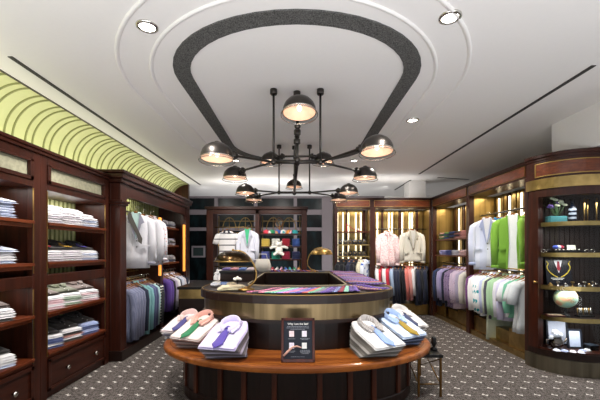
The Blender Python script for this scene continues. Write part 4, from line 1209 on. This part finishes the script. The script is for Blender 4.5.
def lines(m, cx, z, ws, dz=.012, h=.0045):
    for i, w_ in enumerate(ws):
        x = cx-w_/2
        rnd = random.Random(int(z*999)+i)
        while x < cx+w_/2-.004:
            l = rnd.uniform(.006, .018); m.box((x, -.0062, z-i*dz), (min(x+l, cx+w_/2), -.0045, z-i*dz+h)); x += l+.0035
lines(m, 0, .300, (.19, .2, .13))
lines(m, -.055, .195, (.06,)); lines(m, .062, .197, (.085, .06), .008)
lines(m, -.055, .092, (.075, .05), .009); lines(m, .062, .098, (.085, .09, .08, .06), .009)
lines(m, 0, .045, (.12,), h=.003)
m.build('small_print', plain('#8d909a', rough=.6), t)
for x, z, c, nm in ((-.055, .215, '#d9a9b4', 'pink'), (.055, .215, '#cfc0da', 'lilac'), (-.055, .115, '#c9b4d6', 'violet'), (.055, .115, '#cfcfce', 'pale grey')):
    s_ = MB().box((x-.021, -.009, z), (x+.021, -.004, z+.05)); s_ = s_.build('swatch', cloth(c, '#ffffff', 'check', 90.0, axis='z'), t, label='%s fabric swatch' % nm)
MB().tube([(-.125, -.012, .055), (-.09, -.013, .09), (-.045, -.014, .13), (-.01, -.014, .137), (.03, -.012, .125)], [.008, .01, .008, .007, .004], 8, flat=.5).build('ribbon', plain('#d8a898', rough=.5), t)

# ------------------------------------------------------------------ rear display goods
gx = [-.71, -.48, -.25, -.02]
def block(name, label, cat, x, y, z, w_, l_, h, c, n, group):
    for j in range(n):
        o = bpy.data.objects.new(name, fold(w_, l_, h, cloth(c), j)); COL.objects.link(o)
        place(o, x, y, z+j*h*.96, 0); tag(o, label % ['lowest', 'second', 'third', 'top', 'fifth'][j if j < n-1 else 3], cat, group)
for z, cs in ((1.48, (('yellow', '#d8c060'), ('white', '#e8e8e4'), ('red', '#c03048'), ('blue', '#4468b0'))), (1.19, (('periwinkle', '#5a64ae'), ('teal', '#22a088'), ('crimson', '#b82a50'), ('navy', '#27305c')))):
    for x, (wd, c) in zip(gx, cs):
        block('folded_polo', wd + ' folded polo shirt, %s layer of its stack in the rear display', 'polo shirt', x, CY+.2, z, .2, .3, .045, c, 4, 'folded polos in the rear display')
# plush bear
def plush(label, x, y, z, s):
    t = thing('teddy_bear', label, 'teddy bear', (x, y, z)); t.scale = (s, s, s)
    P_ = cloth('#e8e4dc')
    m = MB(); m.blob((0, 0, .12), (.085, .065, .11), 18, 12); m.blob((0, -.01, .26), (.07, .062, .062), 18, 12)
    m.blob((0, -.065, .245), (.028, .025, .022), 12, 8)
    for sx in (-1, 1):
        m.blob((sx*.055, 0, .315), (.024, .014, .024), 10, 8)
        m.tube([(sx*.05, 0, .19), (sx*.12, -.01, .2), (sx*.19, -.015, .175), (sx*.21, -.02, .165)], [.035, .033, .03, .022], 12)
        m.tube([(sx*.04, -.02, .06), (sx*.075, -.07, .035), (sx*.095, -.13, .03), (sx*.10, -.15, .035)], [.04, .04, .036, .028], 12)
    m.build('body', P_, t)
    for sx in (-1, 1): MB().blob((sx*.026, -.066, .278), .006, 8, 6).build('eye', BLACK, t)
    MB().blob((0, -.092, .25), (.01, .006, .007), 8, 6).build('nose', BLACK, t)
plush('white plush bear sitting with arms out on the middle shelf of the rear display', -.40, CY+.0, 1.48-.20, .95)
# toys on the top shelf and small goods low down
rnd = random.Random(4)
tc_ = [('red', '#c23a4a'), ('green', '#2f8a5a'), ('blue', '#3a5fb0'), ('white', '#e4e2de'), ('orange', '#d0843c'), ('teal', '#3aa0a4'), ('pink', '#d99ab8')]
def trinket(label, x, y, z, c, kind, group, cat='shoe'):
    if kind == 'shoe':
        t = thing('child_shoe', label, 'shoe', (x, y, z), rnd.uniform(-.3, .3), group)
        m = MB(); m.loft([[(px*w_, py, zz) for px, zz in ((-1, .0), (1, .0), (1, h*.6), (.5, h), (-.5, h), (-1, h*.6))] for py, w_, h in ((-.07, .018, .02), (-.05, .028, .03), (-.01, .028, .04), (.03, .026, .062), (.062, .024, .065), (.07, .02, .05))])
        m.build('upper', cloth(c), t); MB().box((-.028, -.072, -.0), (.028, .07, .008)).build('sole', WHITE, t, bevel=.003)
    else:
        t = thing('fabric_cap', label, 'cap', (x, y, z), rnd.uniform(-.4, .4), group)
        MB().lathe([(.075, 0), (.078, .03), (.062, .07), (.03, .09), (.001, .094)], n=18).build('crown', cloth(c), t)
        m = MB(); m.loft([[(px, -.06-.07*math.cos(px*14), zz) for px in [(-.07+.014*k) for k in range(11)]] for zz in (.0, .006)], closed=False); 
        m = MB().prism([(.07*math.cos(a), -.03+.10*math.sin(a)) for a in [PI+PI*k/12 for k in range(13)]], .0, .007)
        m.build('brim', cloth(c), t)
for k in range(6):
    nm, c = tc_[k % 7]
    trinket('%s cap, %s from the left on the top shelf of the rear display' % (nm, ORD2[k]), -.70+.13*k, CY+.2, 1.772, c, 'cap', 'caps on the rear display')
for k in range(4):
    nm, c = tc_[(k+3) % 7]
    trinket('%s small shoe, %s from the left in front of the caps' % (nm, ORD2[k]), -.62+.16*k, CY+.1, 1.772, c, 'shoe', 'small shoes on the rear display')
for k in range(9):
    nm, c = tc_[(k*3+1) % 7]
    trinket('%s small shoe, %s from the left on the low shelf of the rear display' % (nm, ORD2[k]), -.76+.1*k, CY+.16, .952, c, 'shoe', 'small shoes on the rear display')
t = thing('tennis_racket', 'wooden racket leaning upright behind the caps in the rear display', 'racket', (-.42, CY+.32, 1.772), 0, tilt=(-.1, 0))
MB().tube([(.09*math.cos(a), 0, .27+.11*math.sin(a)) for a in [2*PI*k/24 for k in range(25)]], .008, 6).build('head', HANG, t)
m = MB()
for k in range(-3, 4): m.tube([(k*.022, 0, .18), (k*.022, 0, .36)], .001, 4); m.tube([(-.08, 0, .27+k*.022), (.08, 0, .27+k*.022)], .001, 4)
m.build('strings', WHITE, t); MB().tube([(0, 0, 0), (0, 0, .16)], .012, 8).build('handle', HANG, t)
t = thing('cloth_bag', 'cream drawstring bag standing low at the left of the rear display shelves', 'bag', (-.76, CY-.22, .98))
t.location = (-.77, CY+.12, .952)

m = MB().lathe([(.07, 0), (.09, .02), (.09, .13), (.06, .16), (.03, .17), (.05, .2)], n=16); m.build('bag_body', cloth('#e2ddcf'), t)

# ------------------------------------------------------------------ rear right shelf goods
t = thing('sandal', 'red and white strap sandal propped on the top shelf of the rear right cabinet', 'shoe', (1.24, WY+.2, 1.80), -.2)
MB().loft([[(x, -.035+dy, z), (x, .035+dy, z), (x, .035+dy, z+.012), (x, -.035+dy, z+.012)] for x, z, dy in ((-.18, .17, 0), (-.09, .11, 0), (0, .05, 0), (.09, .01, 0), (.17, .0, 0))]).build('sole', cloth('#a82a36'), t)
MB().tube([(.1, -.04, .02), (.1, -.03, .07), (.1, .03, .07), (.1, .04, .02)], .012, 6).build('strap', WHITE, t)
MB().tube([(-.1, -.04, .13), (-.1, -.03, .18), (-.1, .03, .18), (-.1, .04, .13)], .012, 6).build('strap', WHITE, t)
MB().tube([(-.15, 0, .16), (-.15, 0, .0)], .012, 6).build('heel', cloth('#a82a36'), t)
for s, z in enumerate((1.52, 1.27)):
    for k in range(6):
        cidx = (k+s) % 4; c = ['#1c1b20', '#2e2a26', '#3a3430', '#15161a'][cidx]; cw = ['black', 'dark brown', 'brown', 'jet black'][cidx]
        t = thing('hand_bag', '%s small handbag, %s from the left on the %s bag shelf' % (cw, ORD2[k], ['upper', 'lower'][s]), 'bag', (.95+.105*k, WY+.2, z), .1*((k % 3)-1), 'handbags on the rear right shelves')
        MB().loft([[(-.042, -.03, 0), (.042, -.03, 0), (.042, .03, 0), (-.042, .03, 0)], [(-.044, -.03, .06), (.044, -.03, .06), (.044, .03, .06), (-.044, .03, .06)], [(-.034, -.014, .11), (.034, -.014, .11), (.034, .014, .11), (-.034, .014, .11)]], smooth=False).build('bag_body', plain(c, rough=.35), t, bevel=.006)
        MB().tube([(-.025, 0, .105), (-.02, 0, .15), (0, 0, .165), (.02, 0, .15), (.025, 0, .105)], .004, 6).build('handle', plain(c, rough=.4), t)
        MB().box((-.012, -.034, .05), (.012, -.028, .075)).build('clasp', GOLDTRIM, t)

# ------------------------------------------------------------------ showcase goods
zt = SHZ[0]+.001
t = thing('flower_arrangement', 'white and purple flowers in a teal planter on the top showcase shelf', 'flowers', (3.06, 4.12, zt))
MB().box((-.11, -.045, 0), (.09, .045, .075)).build('planter', cloth('#3f8288'), t, bevel=.006)
m = MB(); f = MB()
for q in range(14):
    a = q*2.4; r = .02+.006*q; x, y_ = r*math.cos(a)-.01, r*.5*math.sin(a); zz = .2+.05*math.sin(q*1.9)+.03
    m.tube([(0, 0, .07), (x*.5, y_*.5, zz*.6), (x, y_, zz)], .003, 5)
    f.cm = 0 if q % 3 else 1
    for p in range(4): f.blob((x+.015*math.cos(p*1.6), y_+.01*math.sin(p*1.6), zz+.008*math.sin(p)), (.017, .012, .013), 7, 5)
m.build('stem', cloth('#3c5a34'), t); f.build('petals', [cloth('#d9dcc0'), cloth('#6a4f9a')], t)
t = thing('bottle', 'dark tall bottle with white markings beside the teal planter', 'bottle', (3.225, 4.1, zt))
MB().lathe([(.034, 0), (.038, .01), (.038, .17), (.02, .2), (.016, .24), (.018, .25), (.001, .252)], n=18).build('glass_body', plain('#121826', rough=.15), t)
for z_ in (.04, .09, .14): MB().lathe([(.0385, z_), (.0387, z_+.025)], n=18, cap0=False, cap1=False).build('label', plain('#9aa4b4'), t)
for k, (x, y_) in enumerate(((3.31, 4.03), (3.37, 4.06), (3.425, 4.0))):
    t = thing('brass_stand', 'slim brass rod stand, %s from the left inside the showcase' % ORD2[k], 'display stand', (x, y_, zt), 0, 'brass rod stands in the showcase')
    MB().tube([(0, 0, .0), (0, 0, .27)], .008, 8).build('rod', GOLDTRIM, t); MB().lathe([(.02, 0), (.02, .006), (.008, .01)], n=12).build('foot', GOLDTRIM, t)
zt = SHZ[1]+.001
t = thing('cufflink_tray', 'long black tray with small silver pieces on the second showcase shelf', 'tray', (3.14, 4.08, zt))
MB().box((-.17, -.06, 0), (.17, .06, .03)).build('tray', BLACK, t, bevel=.004)
for k in range(7): MB().lathe([(.012, 0), (.012, .008), (.006, .014), (.001, .015)], n=10).build('cufflink', CHROME, t, loc=(-.14+.045*k, -.02, .031))
t = thing('folded_pocket_square', 'blue, white and red pocket square on the black tray', 'pocket square', (3.06, 4.1, zt+.048))
for k, c in enumerate(('#4a5fc0', '#dfe2ee', '#b8304a')):
    MB().blob((-.03+.035*k, .005*k, .02), (.035, .025, .022), 10, 6).build('cloth_fold', cloth(c), t)
t = thing('price_card', 'white card standing at the right of the black tray', 'card', (3.24, 4.13, zt+.032), 0, tilt=(-.15, 0))
MB().box((-.05, -.002, 0), (.05, .002, .06)).build('card', plain('#e6e6d6'), t)
for k in range(2):
    t = thing('sunglasses', 'pair of dark glasses at the %s end of the second showcase shelf' % ['left', 'right'][k], 'glasses', ((2.945, 3.39)[k], (4.14, 4.05)[k], zt), -.2, 'glasses in the showcase')
    for sx in (-1, 1):
        MB().tube([(sx*.03+.022*math.cos(a), 0, .024+.018*math.sin(a)) for a in [2*PI*j/16 for j in range(17)]], .003, 5).build('lens_rim', CHROME, t)
        MB().tube([(sx*.052, 0, .03), (sx*.055, .06, .028), (sx*.05, .1, .004)], .003, 5).build('temple', CHROME, t)
zt = SHZ[2]+.001
t = thing('framed_picture', 'picture of a dark suit with red tie and gold border on the third showcase shelf', 'picture', (3.12, 4.16, zt), 0, tilt=(-.12, 0))
MB().box((-.15, -.006, .0), (.15, .006, .30)).build('board', plain('#14151c', rough=.3), t)
m = MB().prism_axis([(-.05, .29), (-.0, .14), (.05, .29)], -.009, -.006, 'y'); m.build('shirt_front', plain('#dcdce2'), t)
m = MB().prism_axis([(-.012, .28), (.012, .28), (.02, .19), (0, .16), (-.02, .19)], -.012, -.009, 'y'); m.build('tie', plain('#8a2434'), t)
m = MB()
for sx in (-1, 1):
    pts = [(sx*.14, -.009, .28), (sx*.12, -.009, .25), (sx*.14, -.009, .215), (sx*.13, -.009, .18), (sx*.10, -.009, .14), (sx*.06, -.009, .11), (sx*.02, -.009, .09)]
    m.tube(pts, .006, 5)
m.build('gold_border', plain('#d8c040', rough=.4), t)
m = MB(); lines(m, -.02, .075, (.16, .12), .014, .007)
for v in range(len(m.v)): m.v[v] = (m.v[v][0], m.v[v][1]-.002, m.v[v][2])
m.build('lettering', TX, t)
for k in range(9):
    x = 2.91+.062*k; y_ = 4.02-.1*math.sin(k*.35)
    if k % 2:
        m = MB().lathe([(.016, 0), (.018, .005), (.006, .012), (.006, .03), (.018, .045), (.02, .06)], n=12, cap1=False); nm, lb, ct = 'trophy_cup', 'little silver cup', 'cup'
    else:
        m = MB().box((-.02, -.015, 0), (.02, .015, .022)); m.blob((0, 0, .03), (.014, .012, .01), 8, 6); nm, lb, ct = 'cufflink_box', 'small cufflink box', 'box'
    tag(m.build(nm, [CHROME if k % 3 else GOLDTRIM], loc=(x, y_, zt)), '%s, %s from the left on the third showcase shelf' % (lb, ORD2[k]), ct, 'small goods before the suit picture')
zt = SHZ[3]+.001
t = thing('desk_globe', 'pale green globe on a dark stand on the fourth showcase shelf', 'globe', (3.13, 4.08, zt))
G_ = bpy.data.materials.new('globe'); nt = NT(G_); nz = nt.noise(nt.mapping((1, 1, 1)), 9, 4)
nt.l.new(nt.ramp(nz, [(.44, lin('#a9d4c2')), (.5, lin('#c9d2a4')), (.58, lin('#d8a484'))]), nt.b.inputs['Base Color']); nt.b.inputs['Roughness'].default_value = .3
MB().blob((0, 0, .21), (.118, .118, .115), 28, 18).build('globe_ball', G_, t)
MB().lathe([(.05, 0), (.05, .012), (.018, .025), (.012, .05), (.02, .075), (.012, .1)], n=18).build('stand', BLACK, t)
MB().tube([(.124*math.cos(a), 0, .21+.124*math.sin(a)) for a in [R(-90+15*k) for k in range(13)]], .004, 6).build('meridian', GOLDTRIM, t)
t = thing('leather_tray', 'brown leather tray with cream lining left of the globe', 'tray', (2.985, 4.05, zt), -.3)
MB().box((-.09, -.05, 0), (.09, .05, .02)).build('tray_body', plain('#3d1a12', rough=.35), t, bevel=.004)
MB().box((-.07, -.035, .02), (.07, .035, .023)).build('lining', plain('#b09a84'), t)
t = thing('cufflink_rack', 'dark rack with rows of silver pins right of the globe', 'rack', (3.31, 4.03, zt))
MB().box((-.09, -.04, 0), (.09, .04, .02)).build('rack_base', BLACK, t, bevel=.003)
for k in range(8): MB().tube([(-.077+.022*k, 0, .02), (-.077+.022*k, .01, .10)], .006, 6).build('pin', CHROME if k % 3 else GOLDTRIM, t)
zt = .261
t = thing('teapot', 'dark silver teapot holding white flowers at the bottom of the showcase', 'pot', (3.0, 4.05, zt))
MB().lathe([(.035, 0), (.045, .01), (.07, .05), (.075, .08), (.05, .12), (.055, .135)], n=20, cap1=False).build('pot_body', plain('#6a625c', rough=.2, metal=1.0), t)
MB().tube([(.06, 0, .05), (.1, 0, .08), (.12, 0, .12)], [.014, .01, .008], 8).build('spout', plain('#6a625c', rough=.2, metal=1.0), t)
MB().tube([(-.06, 0, .1), (-.11, 0, .1), (-.115, 0, .06), (-.07, 0, .04)], .007, 8).build('handle', plain('#6a625c', rough=.2, metal=1.0), t)
m = MB()
for q in range(12): m.blob((.05*math.cos(q*2.4)*(.4+q/14), .03*math.sin(q*2.4), .15+.035*math.sin(q*1.3)), (.026, .02, .028), 8, 6)
m.build('flowers', cloth('#e2e6f2'), t)
for k, (x, y_, w_, h_, c, lb) in enumerate(((3.13, 4.2, .24, .3, '#cfd6ea', 'tall pale framed print at the back of the bottom showcase shelf'), (3.22, 4.05, .16, .22, '#bcc6e0', 'smaller pale framed print at the front of the bottom showcase shelf'))):
    t = thing('picture_frame', lb, 'picture frame', (x, y_, zt), -.1, tilt=(-.12, 0))
    m = MB()
    for q in ((-w_/2, 0, w_/2, .02), (-w_/2, h_-.02, w_/2, h_), (-w_/2, 0, -w_/2+.02, h_), (w_/2-.02, 0, w_/2, h_)): m.box((q[0], -.008, q[1]), (q[2], .008, q[3]))
    m.build('frame', plain('#20242e', rough=.3), t); MB().box((-w_/2+.01, -.003, .01), (w_/2-.01, .005, h_-.01)).build('print', plain(c, rough=.4), t)
for k in range(6):
    o = bpy.data.objects.new('folded_pocket_square', fold(.06, .06, .02, cloth(['#dfe4f4', '#b4bfe4', '#e8e6ee'][k % 3]), k % 4)); COL.objects.link(o)
    place(o, 2.93+.07*k, 3.95-.028*k+(.006*k*k if k > 3 else 0), zt, .4*k); tag(o, 'white folded pocket square, %s from the left on the showcase floor' % ORD2[k], 'pocket square', 'pocket squares on the showcase floor')
t = thing('gift_box', 'dark gift box at the right of the bottom showcase shelf', 'box', (3.36, 4.0, zt))
MB().box((-.05, -.05, 0), (.05, .05, .05)).build('box_body', BLACK, t, bevel=.003); MB().box((-.052, -.052, .05), (.052, .052, .062)).build('lid', plain('#1d2733'), t, bevel=.003)

# ------------------------------------------------------------------ shop lights and added fill lights
# world background gives added ambient fill through the open side behind the camera
CW = (1, .96, .91)
lamp('AREA', (-2.86, 4.6, 2.42), 26, (1, .98, .80), .16, (PI, R(-14), 0), 7.6)         # cove uplight behind the cornices
for y in (2.6, 3.77):                                                              # area lights added to brighten the shirt cabinet interiors
    for z, p in ((1.95, 4), (1.06, 3.5)): lamp('AREA', (-2.52, y, z), p, CW, .9, (0, 0, PI/2), .25)
lamp('AREA', (-2.7, 5.7, 2.22), 14, (1, .97, .85), 2.4, (0, R(-15), PI/2), .2)  # area light added to brighten the green back of the arched bay
for y, tgt in ((2.7, 2.8), (3.7, 3.7), (4.9, 5.1), (6.2, 6.4)):
    aim(lamp('SPOT', (-1.25, y-.1, 2.95), 95, CW, .05, spot=75, blend=.7), (-2.5, tgt, 1.2))
for y, tgt in ((4.3, 4.5), (5.1, 5.3), (6.2, 6.4)):
    aim(lamp('SPOT', (1.9, y-.1, 2.95), 75, CW, .05, spot=75, blend=.7), (3.1, tgt, 1.2))
for x, tx in ((-1.5, -1.4), (-.4, -.4), (1.3, 1.2), (2.2, 2.3)):
    aim(lamp('SPOT', (x, 6.3, 2.95), 140, CW, .05, spot=70, blend=.7), (tx, 7.8, 1.3))
for x, y, tx, ty, p in ((-1.0, 2.3, -.8, 3.3, 95), (1.0, 2.3, .8, 3.3, 95), (0, 2.2, 0, 3.6, 40), (.4, 4.4, .8, 4.9, 90), (-.9, 5.0, -.8, 5.2, 40)):
    aim(lamp('SPOT', (x, y, 2.95), p, CW, .05, spot=60, blend=.8), (tx, ty, .9))
for x, y in ((1.9, 3.0), (-1.8, 3.3), (2.1, 4.6), (-1.7, 4.6)):
    lamp('SPOT', (x, y, 2.95), 60, CW, .05, spot=100, blend=.8)
for x, y, L, hz in ((1.2, 7.75, .6, 1), (2.25, 7.75, 1.1, 1), (3.15, 6.68, 1.3, 0), (3.15, 5.13, 1.3, 0)):  # warm area lights added to brighten the brass backs
    lamp('AREA', (x, y, 2.27), 7*L, (1, .84, .6), L, (0, 0, 0 if hz else PI/2), .12)
for x in (-2.4, -.5, 1.0, 2.2):  # unseen spots added to brighten the rear window frames
    aim(lamp('SPOT', (x, 8.7, 2.95), 25, CW, .1, spot=120, blend=.8), (x, 10.4, 1.9))
# unseen uplights added to brighten the ceiling: behind the camera, behind the rear display
lamp('AREA', (0, -.9, .3), 280, (.97, .98, 1), 6.0, (PI, 0, 0), 1.6)
lamp('AREA', (-.4, 9.4, .5), 60, (.97, .98, 1), 4.5, (PI, 0, 0), 1.0)
for z in SHZ + (2.0,):
    lamp('AREA', (3.2, 3.98, z-.06), 3.0, CW, .5, (0, 0, 0), .1)
# unseen ceiling fill lights added above the rear display and rear right cabinets
lamp('AREA', (-.9, CY+.25, 2.39), 14, CW, 2.0, (PI, 0, 0), .25)
lamp('AREA', (1.8, WY+.35, 2.53), 5, CW, 1.8, (PI, 0, 0), .15)
